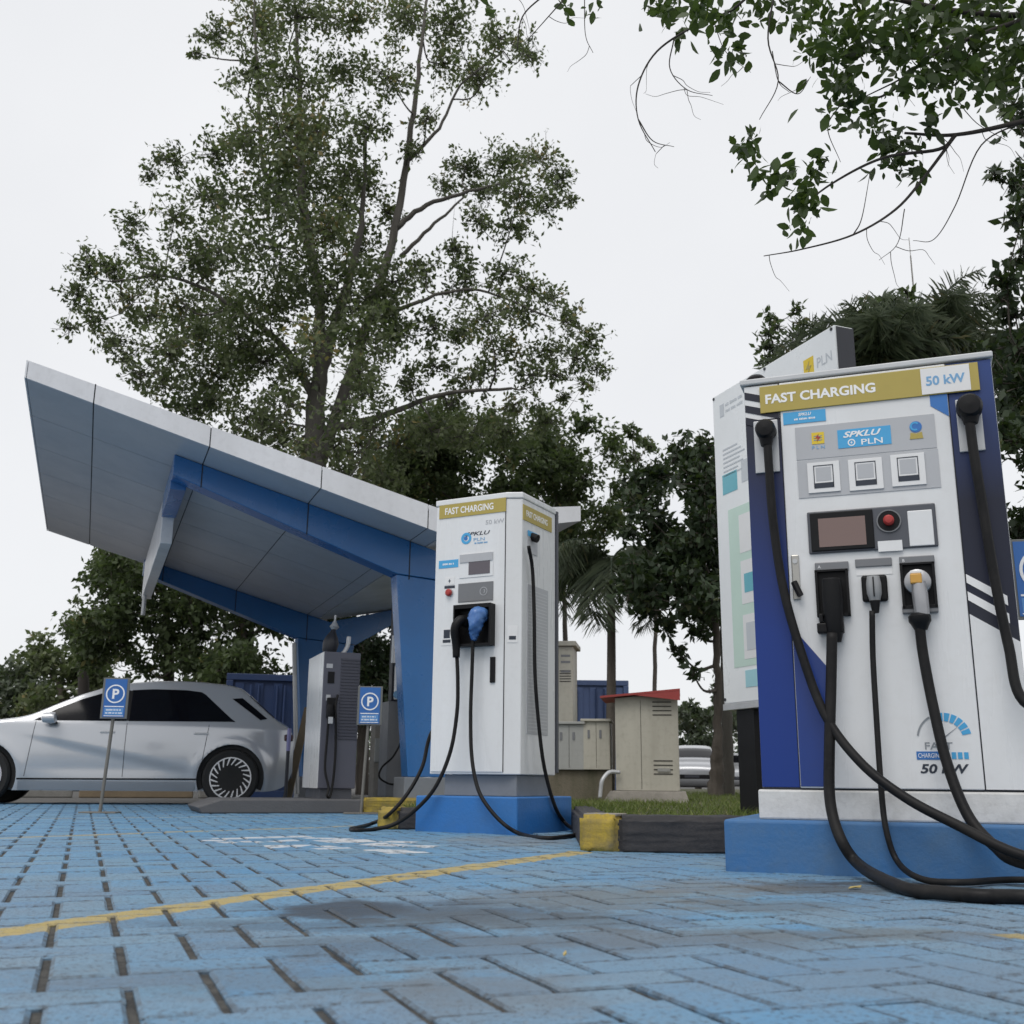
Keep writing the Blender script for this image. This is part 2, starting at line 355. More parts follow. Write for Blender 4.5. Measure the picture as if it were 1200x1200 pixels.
# paving: real herringbone pavers, paint and stains procedural
def paving_material():
    m, t, p = nodes('blue painted pavers')
    pos = N(t, 'ShaderNodeTexCoord').outputs['Object']
    at_ = N(t, 'ShaderNodeAttribute', attribute_name='tint').outputs['Fac']
    base = ramp(t, at_, [(0, (.085, .225, .40)), (.3, (.12, .28, .445)), (.55, (.09, .26, .46)), (.8, (.125, .285, .44)), (1, (.16, .29, .41))])
    sp = N(t, 'ShaderNodeSeparateXYZ'); t.links.new(pos, sp.inputs[0])
    n1 = ramp(t, noise(t, 1.1, 8, .68, pos), [(.36, G1), (.60, G2)])
    nearf = N(t, 'ShaderNodeMapRange'); nearf.inputs[1].default_value = 7.5; nearf.inputs[2].default_value = 3.; t.links.new(sp.outputs[1], nearf.inputs[0])
    wear = math_(t, 'MULTIPLY', n1, math_(t, 'ADD', math_(t, 'MULTIPLY', nearf.outputs[0], .62), .14))
    c = mixc(t, wear, base, (.17, .235, .30))
    n2 = ramp(t, noise(t, 26, 5, .7, pos), [(.56, G1), (.70, G2)])
    c = mixc(t, math_(t, 'MULTIPLY', n2, .55), c, (.20, .225, .245))
    n3 = ramp(t, noise(t, 75, 3, .6, pos), [(.55, G1), (.66, G2)])
    c = mixc(t, math_(t, 'MULTIPLY', n3, .8), c, (.045, .055, .07))
    n4 = ramp(t, noise(t, 7, 7, .75, pos), [(.56, G1), (.74, G2)])
    c = mixc(t, math_(t, 'MULTIPLY', n4, .45), c, (.085, .12, .18))
    # painted yellow bay lines
    wob = math_(t, 'MULTIPLY', math_(t, 'SUBTRACT', noise(t, 14, 4, .6, pos), .5), .055)
    def line(A, B, wd, col, strength):
        nonlocal c
        A = np.array(A[:2]); B = np.array(B[:2]); L = np.linalg.norm(B-A); tx, ty = (B-A)/L
        al = math_(t, 'ADD', math_(t, 'MULTIPLY', sp.outputs[0], float(tx)), math_(t, 'MULTIPLY', sp.outputs[1], float(ty)))
        al = math_(t, 'SUBTRACT', al, float(A@np.array([tx, ty])))
        ac = math_(t, 'ADD', math_(t, 'MULTIPLY', sp.outputs[0], float(-ty)), math_(t, 'MULTIPLY', sp.outputs[1], float(tx)))
        ac = math_(t, 'ABSOLUTE', math_(t, 'ADD', math_(t, 'SUBTRACT', ac, float(A@np.array([-ty, tx]))), wob))
        k = math_(t, 'LESS_THAN', ac, wd/2)
        k = math_(t, 'MULTIPLY', k, math_(t, 'GREATER_THAN', al, 0.)); k = math_(t, 'MULTIPLY', k, math_(t, 'LESS_THAN', al, float(L)))
        wr = ramp(t, noise(t, 20, 5, .7, pos), [(.30, (.35, .35, .35)), (.5, G2)])
        c = mixc(t, math_(t, 'MULTIPLY', math_(t, 'MULTIPLY', k, wr), strength), c, col)
    Y = (.42, .32, .10)
    P1, P2 = gz(0, 1093), gz(683, 998); line(P1-(P2-P1)*.6, P2, .135, Y, .92)
    P1, P2 = gz(0, 982), gz(415, 968); line(P1-(P2-P1)*.5, P2, .11, Y, .62)
    P1, P2 = gz(0, 960), gz(330, 956); line(P1-(P2-P1)*.3, P2, .12, (.40, .40, .32), .45)
    P1 = gz(1189, 1100); line(P1, P1+np.array([1.2, .5, 0]), .14, Y, .9)
    strokes = [((243, 985.5), (262, 984.5), 3.2), ((255, 983), (300, 981), 2.6), ((296, 981.5), (362, 979.8), 3.2), ((318, 985.8), (350, 984.6), 2.4), ((258, 987.5), (276, 987), 2.2), ((282, 986.6), (306, 986), 2.2),
               ((360, 982), (410, 983), 3), ((375, 986.3), (424, 985), 4), ((408, 983.6), (428, 986.6), 4), ((312, 992), (336, 991.6), 3.2), ((338, 990.5), (360, 991), 4), ((372, 992), (392, 991.5), 3.4), ((368, 995), (412, 993.4), 2.4),
               ((432, 989), (470, 990.5), 4), ((452, 986), (486, 987), 3), ((426, 996.5), (458, 995.4), 3), ((452, 996), (476, 1000), 4.5), ((478, 991), (508, 992.5), 3.2), ((480, 999.5), (504, 999), 2.6)]
    for (xa, ya), (xb, yb), th in strokes:
        A = gz(xa, ya); B = gz(xb, yb); wd = np.linalg.norm(gz((xa+xb)/2, (ya+yb)/2-th/2)-gz((xa+xb)/2, (ya+yb)/2+th/2))*.62
        line(A, B, float(wd), (.55, .57, .59), .9)
    # stains where oil and mud collected
    def stain(px, py, rx, ry, col, k):
        nonlocal c
        q = gz(px, py)
        dx = math_(t, 'MULTIPLY', math_(t, 'SUBTRACT', sp.outputs[0], float(q[0])), 1/rx); dy = math_(t, 'MULTIPLY', math_(t, 'SUBTRACT', sp.outputs[1], float(q[1])), 1/ry)
        r = math_(t, 'SQRT', math_(t, 'ADD', math_(t, 'MULTIPLY', dx, dx), math_(t, 'MULTIPLY', dy, dy)))
        r = math_(t, 'ADD', r, math_(t, 'MULTIPLY', math_(t, 'SUBTRACT', noise(t, 6, 6, .7, pos), .5), 1.9))
        f = ramp(t, r, [(.45, G2), (1., G1)])
        c = mixc(t, math_(t, 'MULTIPLY', f, k), c, col)
    stain(700, 1052, .5, .45, (.12, .12, .11), .6)
    stain(900, 1062, .3, .25, (.10, .10, .09), .5)
    stain(405, 1066, .22, .30, (.028, .034, .042), .92)
    stain(960, 1042, .45, .2, (.06, .06, .06), .75)
    stain(600, 985, .5, .7, (.17, .155, .13), .5)
    stain(830, 1040, .3, .4, (.16, .15, .125), .5)
    stain(340, 1085, .5, .12, (.05, .08, .12), .5)
    stain(1020, 1095, .5, .12, (.11, .105, .09), .55)
    stain(490, 1068, .5, .3, (.04, .065, .10), .75)
    stain(600, 1078, .5, .25, (.07, .09, .11), .65)
    stain(520, 1110, .5, .25, (.07, .10, .14), .6)
    stain(900, 1125, .8, .35, (.15, .235, .33), .5)
    stain(1120, 1150, .5, .25, (.14, .21, .29), .5)
    stain(720, 1160, .6, .2, (.15, .24, .34), .45)
    stain(330, 1180, .5, .12, (.17, .26, .36), .4)
    stain(760, 1100, .6, .2, (.10, .11, .12), .5)
    stain(1050, 1036, .6, .12, (.035, .035, .035), .85)
    stain(250, 1150, .5, .2, (.12, .14, .16), .45)
    stain(560, 1160, .25, .25, (.13, .14, .15), .5)
    edg = N(t, 'ShaderNodeAttribute', attribute_name='edge').outputs['Fac']
    c = mixc(t, math_(t, 'MULTIPLY', edg, ramp(t, noise(t, 30, 5, .7, pos), [(.38, (.05, .05, .05)), (.62, (.75, .75, .75))])), c, (.05, .058, .066))
    # grit lying on the paint
    n5 = ramp(t, noise(t, 190, 2, .5, pos), [(.60, G1), (.68, G2)])
    c = mixc(t, math_(t, 'MULTIPLY', n5, math_(t, 'MULTIPLY', ramp(t, noise(t, 2.2, 4, .6, pos), [(.36, G1), (.55, G2)]), .85)), c, (.045, .043, .04))
    t.links.new(c, p.inputs['Base Color'])
    t.links.new(math_(t, 'ADD', math_(t, 'MULTIPLY', n1, .15), .52), p.inputs['Roughness'])
    b = N(t, 'ShaderNodeBump'); b.inputs['Strength'].default_value = .6; b.inputs['Distance'].default_value = .008
    t.links.new(math_(t, 'ADD', noise(t, 90, 4, .65, pos), math_(t, 'MULTIPLY', noise(t, 14, 3, .6, pos), 1.2)), b.inputs['Height']); t.links.new(b.outputs[0], p.inputs['Normal'])
    return m

LAWN = [(.50, 5.72), (.56, 7.9), (-.88, 8.14), (-.62, 11.5), (.4, 14.5), (-2.5, 20.5), (-2.5, 34), (30, 34), (30, 2.2), (9, 3.6), (1.3, 5.55)]
def inpoly(x, y, P):
    k = False; j = len(P)-1
    for i in range(len(P)):
        if (P[i][1] > y) != (P[j][1] > y) and x < (P[j][0]-P[i][0])*(y-P[i][1])/(P[j][1]-P[i][1])+P[i][0]: k = not k
        j = i
    return k
def make_paving():
    UU, UD = .134, .1255
    fr = CAN; off = (np.array([0, 0, 0])-fr.P); ou, od = off@fr.u, off@fr.n       # camera foot in canopy axes
    u_shift = ou-.03
    V = []; Fc = []; T = []; ED = []
    i0, i1 = -48, 62; j0, j1 = -10, int((4.4-od)/UD)+1
    def brick(iu, jd, du, dd):
        u0, u1 = u_shift+iu*UU, u_shift+(iu+du)*UU; d0, d1 = od+jd*UD, od+(jd+dd)*UD
        if d1 > 4.42: return
        cx, cy = fr.world((u0+u1)/2, (d0+d1)/2)[:2]
        if cy < -.6 or cx < -9 or cx > 7.5 or inpoly(cx, cy, LAWN): return
        wide = max(0., min(1., (.9-cx)/.8))
        gu = .0030+.0032*wide+random.uniform(0, .0026); gd = .0028+random.uniform(0, .0026)
        u0 += gu; u1 -= gu; d0 += gd; d1 -= gd; b = random.uniform(.004, .008); z = random.uniform(-.0022, .0022)
        tl = [random.uniform(-.0013, .0013) for _ in range(4)]; k = len(V)
        for (u, d), zz in (((u0, d0), -.02), ((u1, d0), -.02), ((u1, d1), -.02), ((u0, d1), -.02)): V.append(tuple(fr.world(u, d, zz)))
        for u, d in ((u0, d0), (u1, d0), (u1, d1), (u0, d1)): V.append(tuple(fr.world(u, d, z-.0045)))
        for q, (u, d) in enumerate(((u0+b, d0+b), (u1-b, d0+b), (u1-b, d1-b), (u0+b, d1-b))): V.append(tuple(fr.world(u, d, z+tl[q])))
        t = random.random()
        Fc.append((k+8, k+9, k+10, k+11)); T.append(t); ED.append(0.)
        for q in range(4):
            r = (q+1) % 4; Fc.append((k+4+q, k+4+r, k+8+r, k+8+q)); Fc.append((k+q, k+r, k+4+r, k+4+q)); T.extend((t, t)); ED.extend((1., 1.))
    for j in range(j0, j1):
        for i in range(i0, i1):
            k = (i-j) % 4
            if k == 0: brick(i, j, 2, 1)
            elif k == 2: brick(i, j-1, 1, 2)
    me = bpy.data.meshes.new('paving'); me.from_pydata(V, [], Fc); a = me.attributes.new('tint', 'FLOAT', 'FACE'); a.data.foreach_set('value', T); a = me.attributes.new('edge', 'FLOAT', 'FACE'); a.data.foreach_set('value', ED)
    me.materials.append(paving_material()); o = bpy.data.objects.new('paving', me); COL.objects.link(o); tag(o, kind='structure')
make_paving()
c4 = [cpt(-9, 4.42), cpt(9, 4.42), cpt(9, -14), cpt(-9, -14)]
flat('paving_bed', [(p[0], p[1]) for p in c4], -.0075, m_dirt)
bm = bmesh.new(); plan_prism(bm, LAWN, -.02, .125); tag(obj('lawn_soil', bm, m_soil), kind='structure')

# grass
def blades(name, pts, h, wd, m, lean=.5):
    n = len(pts); p = np.array(pts); a = rng.uniform(0, 2*np.pi, n); hh = h*rng.uniform(.45, 1.25, n)
    dx = np.stack([np.cos(a), np.sin(a), np.zeros(n)], 1)*(wd/2); ln = rng.normal(0, lean, (n, 2))*hh[:, None]
    tip = p+np.concatenate([ln, hh[:, None]], 1)
    V = np.stack([p-dx, p+dx, tip], 1).reshape(-1, 3)
    me = bpy.data.meshes.new(name); me.vertices.add(3*n); me.vertices.foreach_set('co', V.ravel()); me.loops.add(3*n); me.loops.foreach_set('vertex_index', np.arange(3*n))
    me.polygons.add(n); me.polygons.foreach_set('loop_start', np.arange(0, 3*n, 3)); me.polygons.foreach_set('loop_total', np.full(n, 3)); me.update()
    t = me.attributes.new('tint', 'FLOAT', 'FACE'); t.data.foreach_set('value', np.clip(rng.normal(.5, .28, n), 0, 1))
    me.materials.append(m); o = bpy.data.objects.new(name, me); COL.objects.link(o); return o
gp = []
while len(gp) < 42000:
    x, y = random.uniform(-1, 7), random.triangular(5.4, 24, 6)
    if inpoly(x, y, LAWN) and random.random() < .55+.45*math.sin(x*5.1+1.3*math.sin(y*3.3))*math.sin(y*4.3+x): gp.append((x, y, .122))
tag(blades('grass', gp, .056, .0075, m_grass, .8), 'short patchy green grass on the raised verge behind the kerb', 'grass', kind='stuff')

# ------------------------------------------------------------------ kerb stones
def kerb(label, a, b, wd, z1, m, z0=-.02, worn=False):
    a = np.array(a); b = np.array(b); L = np.linalg.norm(b-a); t = (b-a)/L
    o = thing('kerb_stone', label, 'kerb', (a[0], a[1], 0), math.atan2(t[1], t[0]), 'painted kerb stones')
    bm = bmesh.new()
    for i in range(5):
        pass
    box(bm, .002, L-.002, 0, wd, z0, z1); nc = max(2, int(L/.035))
    bmesh.ops.bevel(bm, geom=[e for e in bm.edges], offset=.022, segments=2, affect='EDGES')
    bmesh.ops.subdivide_edges(bm, edges=[e for e in bm.edges if e.calc_length() > .06], cuts=min(nc, 14), use_grid_fill=True)
    for v in bm.verts: v.co += Vector((random.gauss(0, .0010), random.gauss(0, .0022), random.gauss(0, .0022)))
    obj('painted_block', bm, m, o, smooth='all')
    if worn:
        bm = bmesh.new(); box(bm, .02, L-.02, .03, wd-.02, z1-.01, z1+.003); obj('bare_top', bm, m_kstone, o, bevel=.003)
    return o
K0, K1, K2, K3 = gz(677, 997)[:2], gz(724, 999)[:2], gz(848, 1001)[:2], None
kd = (K2-K1)/np.linalg.norm(K2-K1)
kerb('yellow kerb stone with bare worn top, at the corner of the grass verge', K0, K1, .2, .178, m_kyellow, worn=True)
kerb('black kerb stone between the yellow corner stone and the wide charger', K1, K1+kd*.9, .2, .175, m_kblack)
MCF = Frame(gz(486, 974), 27.9)
p_end = MCF.world(.80, .78)[:2]
kerb('black kerb stone running back from the yellow corner stone to the tall white charger', p_end, K0+np.array([.03, .2]), .17, .165, m_kblack)
D0, D1, D2 = gz(440, 971)[:2], gz(464, 972)[:2], MCF.world(.02, .25)[:2]
kerb('small yellow kerb stone left of the tall white charger, beside its looped cable', D0, D1, .18, .145, m_kyellow)
kerb('black kerb stone touching the left side of the tall white charger plinth', D1, D2, .18, .143, m_kblack)
E0 = cpt(-.49, -.16); E1 = cpt(1.3, -.16)
kerb('long yellow kerb stone in front of the blue canopy column', E0[:2], E1[:2], .16, .15, m_kyellow)

# ------------------------------------------------------------------ tall canopy
def canopy():
    fr = CAN; T = thing('canopy', 'white winged canopy roof carried by blue beams and slanted blue columns', 'canopy', fr.P, -fr.az)
    th = math.atan2(3.574-2.802, 2.614+.229)       # rise of the long wing
    tz = math.tan(th); zr = lambda s: 2.868 - tz*s   # underside of the long wing
    NE, FE = -.65, 6.25
    # roof wing solids in (u, d, z)
    def slab(bm, s0, s1, d0, d1, za, zb, t0, t1):
        prism(bm, [(s0, d0, za), (s1, d0, zb), (s1, d0, zb+t1), (s0, d0, za+t0)], [(s0, d1, za), (s1, d1, zb), (s1, d1, zb+t1), (s0, d1, za+t0)])
    SV = .12
    r = obj('roof', bmesh.new(), m_canwhite, T)
    bm = bmesh.new(); slab(bm, -4.03, SV, NE+.02, FE-.02, zr(-4.03)+.02, zr(SV)+.02, .16, .20); r2 = obj('roof_deck', bm, m_canwhite, T)
    bpy.data.objects.remove(r)
    joints = [-4.03, -3.42, -2.32, -1.20, -.06, SV]
    # soffit panels: strips between the joints
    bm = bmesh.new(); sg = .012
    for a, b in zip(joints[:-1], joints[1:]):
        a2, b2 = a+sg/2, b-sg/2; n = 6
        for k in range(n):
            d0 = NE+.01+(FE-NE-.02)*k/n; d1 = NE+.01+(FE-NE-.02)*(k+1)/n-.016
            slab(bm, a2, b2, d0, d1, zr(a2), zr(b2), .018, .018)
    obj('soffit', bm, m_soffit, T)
    bm = bmesh.new()
    for a, b in zip(joints[:-1], joints[1:]):
        a2, b2 = a+sg/2, b-sg/2
        tt = lambda s: .175+.085*(s+4.03)/4.1
        slab(bm, a2, b2, NE-.012, NE+.02, zr(a2)-.002, zr(b2)-.002, tt(a2), tt(b2)); slab(bm, a2, b2, FE-.02, FE+.012, zr(a2)-.002, zr(b2)-.002, tt(a2), tt(b2))
    box(bm, -4.045, -4.03, NE-.012, FE+.012, zr(-4.03)+.0, zr(-4.03)+.175); obj('fascia', bm, m_canwhite, T)
    bm = bmesh.new()
    for s in joints[1:-1]: slab(bm, s-.006, s+.006, NE-.006, FE, zr(s)+.004, zr(s)+.004, .19, .19)
    obj('joint', bm, m_seam, T)
    # short wing, rising to the right
    z2 = lambda s: zr(SV)+.19*(s-SV)
    bm = bmesh.new(); slab(bm, SV+.01, 1.705, NE, FE, z2(SV), z2(1.705), .26, .17); obj('short_wing', bm, m_canwhite, T)
    # blue frames
    for d0, nm in ((0, 'near'), (5.92, 'far')):
        bm = bmesh.new(); d1 = d0+.26
        sb = -2.61; bb = lambda s: 2.435-.353*s
        face_prism(bm, [(sb, bb(sb)), (sb, zr(sb)-.004), (.3, zr(.3)-.004), (1.5, z2(1.5)-.004), (1.5, z2(1.5)-.20), (.75, 2.44), (-.2, bb(-.2))], d0, d1)
        obj('beam', bm, m_canblue, T, bevel=.008)
        bm = bmesh.new(); face_prism(bm, [(0, .36), (.42, .36), (.72, 2.43), (-.2, bb(-.2)-.006)], d0+.004, d1-.004); obj('column', bm, m_canblue, T, bevel=.008)
        for s in (-2.32, -1.2, -.06, ):
            bm = bmesh.new(); face_prism(bm, [(s-.006, bb(s)-.003), (s+.006, bb(s)-.003), (s+.006, zr(s)-.006), (s-.006, zr(s)-.006)], d0-.003, d0+.02)
            obj('beam_joint', bm, m_seam, T)
        bm = bx(-.06, .5, d0-.08, d1+.08, .0, .358); obj('pedestal', bm, m_ped, T, bevel=.01)
    # cross beam at the beam ends: blue stub by the near beam, white sign board on the rest
    zb = zr(-2.61)
    bm = bx(-2.612, -2.45, .262, 1.6, zb-.31, zb-.052); obj('cross_beam', bm, m_canblue, T, bevel=.006)
    bm = bx(-2.60, -2.47, 1.602, 5.9, zb-.62, zb-.052); obj('edge_board', bm, m_canwhite, T, bevel=.006)
    bm = bmesh.new(); tube(bm, [(-2.57, 5.55, zb-.6), (-2.57, 5.55, 2.66)], .03, 8); obj('rod', bm, m_palemetal, T)
    bm = bmesh.new(); tube(bm, [(-.09, 5.80, .1), (-.27, 5.80, 2.40)], .035, 8); obj('downpipe', bm, m_palemetal, T)
    return T
canopy()

# island the sheltered charger stands on
bm = bmesh.new(); face_prism(bm, [(-2.08, 0), (-2.12, .06), (-1.90, .132), (-.53, .132), (-.53, 0)], -.18, .95)
o = obj('charger_island', bm, m_island, bevel=.012); o.location = tuple(CAN.P); o.rotation_euler = (0, 0, -CAN.az)
tag(o, 'low dark grey concrete island under the canopy with a sloped left end', 'island')
bm = bmesh.new(); face_prism(bm, [(-.52, 0), (-.52, .128), (1.2, .128), (1.2, 0)], 0.012, 1.6)
o = obj('column_island', bm, m_concrete); o.location = tuple(CAN.P); o.rotation_euler = (0, 0, -CAN.az)
tag(o, 'weathered concrete island under the blue canopy column behind the long yellow kerb', 'island')

# ------------------------------------------------------------------ chargers
def rect(fr, a, b, d):                # two photo corners on the face plane d -> u0,u1,z0,z1
    A = fr.f(*a, d); B = fr.f(*b, d); return min(A.x, B.x), max(A.x, B.x), min(A.z, B.z), max(A.z, B.z)
def plate(name, fr, a, b, d, m, parent, t=.004, bevel=.0, inset=0.):
    u0, u1, z0, z1 = rect(fr, a, b, d); return obj(name, bx(u0+inset, u1-inset, d-t, d+.001, z0+inset, z1-inset), m, parent, bevel=bevel)
def cable(name, pts, r, m, parent, k=8, seg=12):
    return obj(name, tube(bmesh.new(), catmull(pts, k), r, seg), m, parent, smooth='all')

def bolt_poly(cx, cz, s):
    return [(cx+.12*s, cz+.5*s), (cx-.32*s, cz-.06*s), (cx-.02*s, cz-.06*s), (cx-.14*s, cz-.5*s), (cx+.32*s, cz+.1*s), (cx+.03*s, cz+.1*s)]

RC = Frame(gz(850, 1021), 20.9)
def wide_charger():
    fr = RC
    pl = obj('charger_plinth', bx(0, 1.32, 0, .95, -.02, .197), m_plinth, bevel=.012, seg=3); pl.location = tuple(fr.P); pl.rotation_euler = (0, 0, -fr.az)
    tag(pl, 'dull blue painted concrete plinth under the wide fast charger', 'plinth')
    T = thing('charging_station', 'wide blue and white fast charger with three front plugs and a gold header', 'charging station', fr.world(0, 0, .197), -fr.az, 'electric car chargers')
    off = Vector((0, 0, -.197))
    kids = []
    def add(o): kids.append(o); return o
    FD = .12
    add(obj('base_skirt', bx(.125, 1.15, FD-.012, .86, .197, .313), m_white2, T, bevel=.008))
    add(obj('cabinet', bx(.14, 1.15, FD, .85, .316, 2.047), m_white, T, bevel=.010))
    lid = add(obj('lid', bx(.125, 1.158, FD-.018, .87, 2.049, 2.076), m_lid, T, bevel=.006))
    a = fr.f(886, 440, .2)
    add(obj('lid_cap', lathe(bmesh.new(), [(0, .045), (.03, .045), (.045, .03), (.05, 0)], (a.x, .2, 2.076), (0, 0, 1), 20), m_black, T, smooth=True))
    for px in (948, 1000, 1062):
        a = fr.f(px, 420, .18); add(obj('lifting_eye', lathe(bmesh.new(), [(0, .016), (.012, .016), (.018, .009), (.02, 0)], (a.x, .18, 2.076), (0, 0, 1), 12), m_palemetal, T, smooth=True))
    # front sheets: left strip, door, right strip, with real gaps
    L0, L1, R0, R1 = .142, .290, .976, 1.148
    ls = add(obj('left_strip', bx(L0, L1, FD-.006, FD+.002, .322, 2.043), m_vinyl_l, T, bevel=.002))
    dr = add(obj('door', bx(L1+.004, R0-.004, FD-.012, FD+.002, .320, 2.043), m_white, T, bevel=.004))
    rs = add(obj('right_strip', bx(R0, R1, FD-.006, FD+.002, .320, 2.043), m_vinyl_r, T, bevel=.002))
    gp = bmesh.new(); box(gp, L1-.001, L1+.005, FD-.004, FD+.003, .32, 2.04); box(gp, R0-.005, R0+.001, FD-.004, FD+.003, .32, 2.04); box(gp, .145, 1.146, FD-.003, FD+.003, .312, .321)
    add(obj('door_gap', gp, m_seam, T))
    # white top and stripes of the left strip
    w = add(obj('strip_cap', bx(L0+.001, L1-.001, FD-.0075, FD-.0065+.002, 1.885, 2.042), m_white, ls))
    bm = bmesh.new()
    for z in (1.985, 1.925, 1.868): face_prism(bm, [(L0+.002, z), (L0+.002, z+.033), (L1-.002, z-.012), (L1-.002, z-.045)], FD-.010, FD-.0072)
    add(obj('stripe', bm, m_navy, ls))
    # right strip: white foot and stripes
    a = fr.f(1133, 720, FD); zf = a.z
    bm = bmesh.new(); face_prism(bm, [(R0+.001, .322), (R1-.001, .322), (R1-.001, zf-.115), (R0+.001, zf)], FD-.009, FD-.0055); add(obj('strip_foot', bm, m_white, rs))
    bm = bmesh.new()
    for k in (0.055, .125): face_prism(bm, [(R0+.001, zf+k), (R0+.001, zf+k+.035), (R1-.03, zf+k-.06), (R1-.03, zf+k-.098)], FD-.009, FD-.0055)
    add(obj('stripe', bm, m_letter, rs))
    bm = bmesh.new(); face_prism(bm, [(R0+.001, zf), (R0+.001, zf+.05), (R1-.001, zf-.062), (R1-.001, zf-.115)], FD-.0085, FD-.0055); add(obj('stripe', bm, m_navy, rs))
    # blue corner prints on the door
    q = [fr.f(*p, FD-.012) for p in ((931, 735), (969, 781), (969, 924), (936, 924))]
    zz = [(L1+.006, q[0].z+.0), (q[1].x, q[1].z), (q[2].x, .326), (L1+.006, .326)]
    bm = bmesh.new(); face_prism(bm, zz, FD-.0145, FD-.0115); add(obj('corner_print', bm, m_royal, dr))
    q = [fr.f(*p, FD-.012) for p in ((1089, 460), (1111, 460), (1111, 488), (1089, 476))]
    bm = bmesh.new(); face_prism(bm, [(q[0].x, 2.0), (R0-.006, 2.0), (R0-.006, q[2].z), (q[0].x, q[3].z)], FD-.0145, FD-.0115); add(obj('corner_print', bm, m_bluepr, dr))
    D = FD-.0122
    # header
    u0, u1, z0, z1 = rect(fr, (890, 454.4), (1148.5, 455.5), D); z0, z1 = fr.f(892, 485, D).z, fr.f(890, 454.4, D).z
    hd = add(obj('header_plate', bx(u0, u1, D-.008, D-.0005, z0, z1), m_gold, T, bevel=.0015))
    A = fr.f(897, 470, D-.009); B = fr.f(1026, 458, D-.009)
    add(text('header_lettering', 'FAST CHARGING', m_letter, hd, ((A.x+B.x)/2, D-.0086, (z0+z1)/2), width=B.x-A.x, height=.044, bold=.03))
    u0, u1, zz0, zz1 = rect(fr, (1078, 433.5), (1138, 456.5), D)
    pw = add(obj('power_plate', bx(u0, u1, D-.0105, D-.0085, z0+.004, z1-.004), m_paper, T))
    add(text('power_lettering', '50 kW', m_bluetx, pw, ((u0+u1)/2, D-.011, (z0+z1)/2), width=(u1-u0)*.80, height=.042, bold=.028))
    st = add(plate('sticker', fr, (917.5, 484.5), (968, 493), D, m_cyan, T, .003))
    a = fr.f(943, 486, D); add(text('sticker_lettering', 'SPKLU', m_letter, st, (a.x, D-.0035, a.z+.002), height=.014, bold=.02, shear=.3)); add(fine_print('small_print', m_letter, st, (a.x, D-.0035, a.z-.018), .09, .009))
    # logo panel
    lp = add(plate('logo_panel', fr, (931.5, 501.6), (1098, 524.5), D, m_greylabel, T, .003))
    lg = add(plate('logo_plate', fr, (950.8, 507.5), (966.2, 519.5), D-.003, m_yellow, lp, .002))
    u0, u1, z0, z1 = rect(fr, (950.8, 507.5), (966.2, 519.5), D); cx, cz, s = (u0+u1)/2, (z0+z1)/2, (z1-z0)
    add(obj('logo_bolt', face_prism(bmesh.new(), bolt_poly(cx, cz, s*.72), D-.0065, D-.0045), m_red, lp))
    bm = bmesh.new()
    for k in (-.18, 0, .18): face_prism(bm, [(cx-.34*s, cz+k*s-.02*s), (cx-.1*s, cz+k*s+.03*s), (cx+.12*s, cz+k*s-.03*s), (cx+.34*s, cz+k*s+.02*s), (cx+.34*s, cz+k*s-.03*s), (cx+.12*s, cz+k*s-.08*s), (cx-.1*s, cz+k*s-.02*s), (cx-.34*s, cz+k*s-.07*s)], D-.0056, D-.0045)
    add(obj('logo_wave', bm, m_bluepr, lp))
    add(text('logo_lettering', 'P L N', m_bluetx, lp, (cx, D-.004, z0-.016), width=(u1-u0)*1.02, height=.014, bold=.01))
    sk = add(plate('name_plate', fr, (981, 504.5), (1045, 520), D-.003, m_cyan, lp, .002))
    u0, u1, z0, z1 = rect(fr, (981, 504.5), (1045, 520), D-.005); cx = (u0+u1)/2; H = z1-z0
    add(text('name_lettering', 'SPKLU', m_letter, lp, (cx-.008, D-.0058, z0+H*.72), width=(u1-u0)*.72, height=H*.33, bold=.03, shear=.35))
    add(text('name_lettering', 'PLN', m_letter, lp, (cx+.03, D-.0058, z0+H*.25), width=(u1-u0)*.40, height=H*.30, bold=.01))
    add(obj('name_ring', ring(bmesh.new(), (cx-.052, z0+H*.27), H*.13, H*.19, D-.0062, D-.0045), m_letter, lp))
    add(obj('name_bolt', face_prism(bmesh.new(), bolt_poly(cx-.052, z0+H*.27, H*.22), D-.0062, D-.0045), m_letter, lp))
    a = fr.f(1073, 500.5, D); add(obj('emblem', disc(bmesh.new(), (a.x, a.z), .024, D-.0055, D-.0028), m_bluepr, lp)); 
    add(obj('emblem_ring', ring(bmesh.new(), (a.x-.003, a.z+.002), .012, .019, D-.0065, D-.005, 40, 300), m_cyan, lp))
    add(obj('emblem_base', face_prism(bmesh.new(), [(a.x-.026, a.z-.052), (a.x+.026, a.z-.052), (a.x+.022, a.z-.024), (a.x, a.z-.030), (a.x-.022, a.z-.024)], D-.0055, D-.0028), m_gold, lp))
    a = fr.f(1014, 529, D); add(fine_print('small_print', m_bluetx, dr, (a.x, D-.001, a.z), .235, .009))
    # sticker panel (codes left blank)
    p2 = add(plate('sticker_panel', fr, (934, 541), (1103, 571), D, m_greylabel, T, .003))
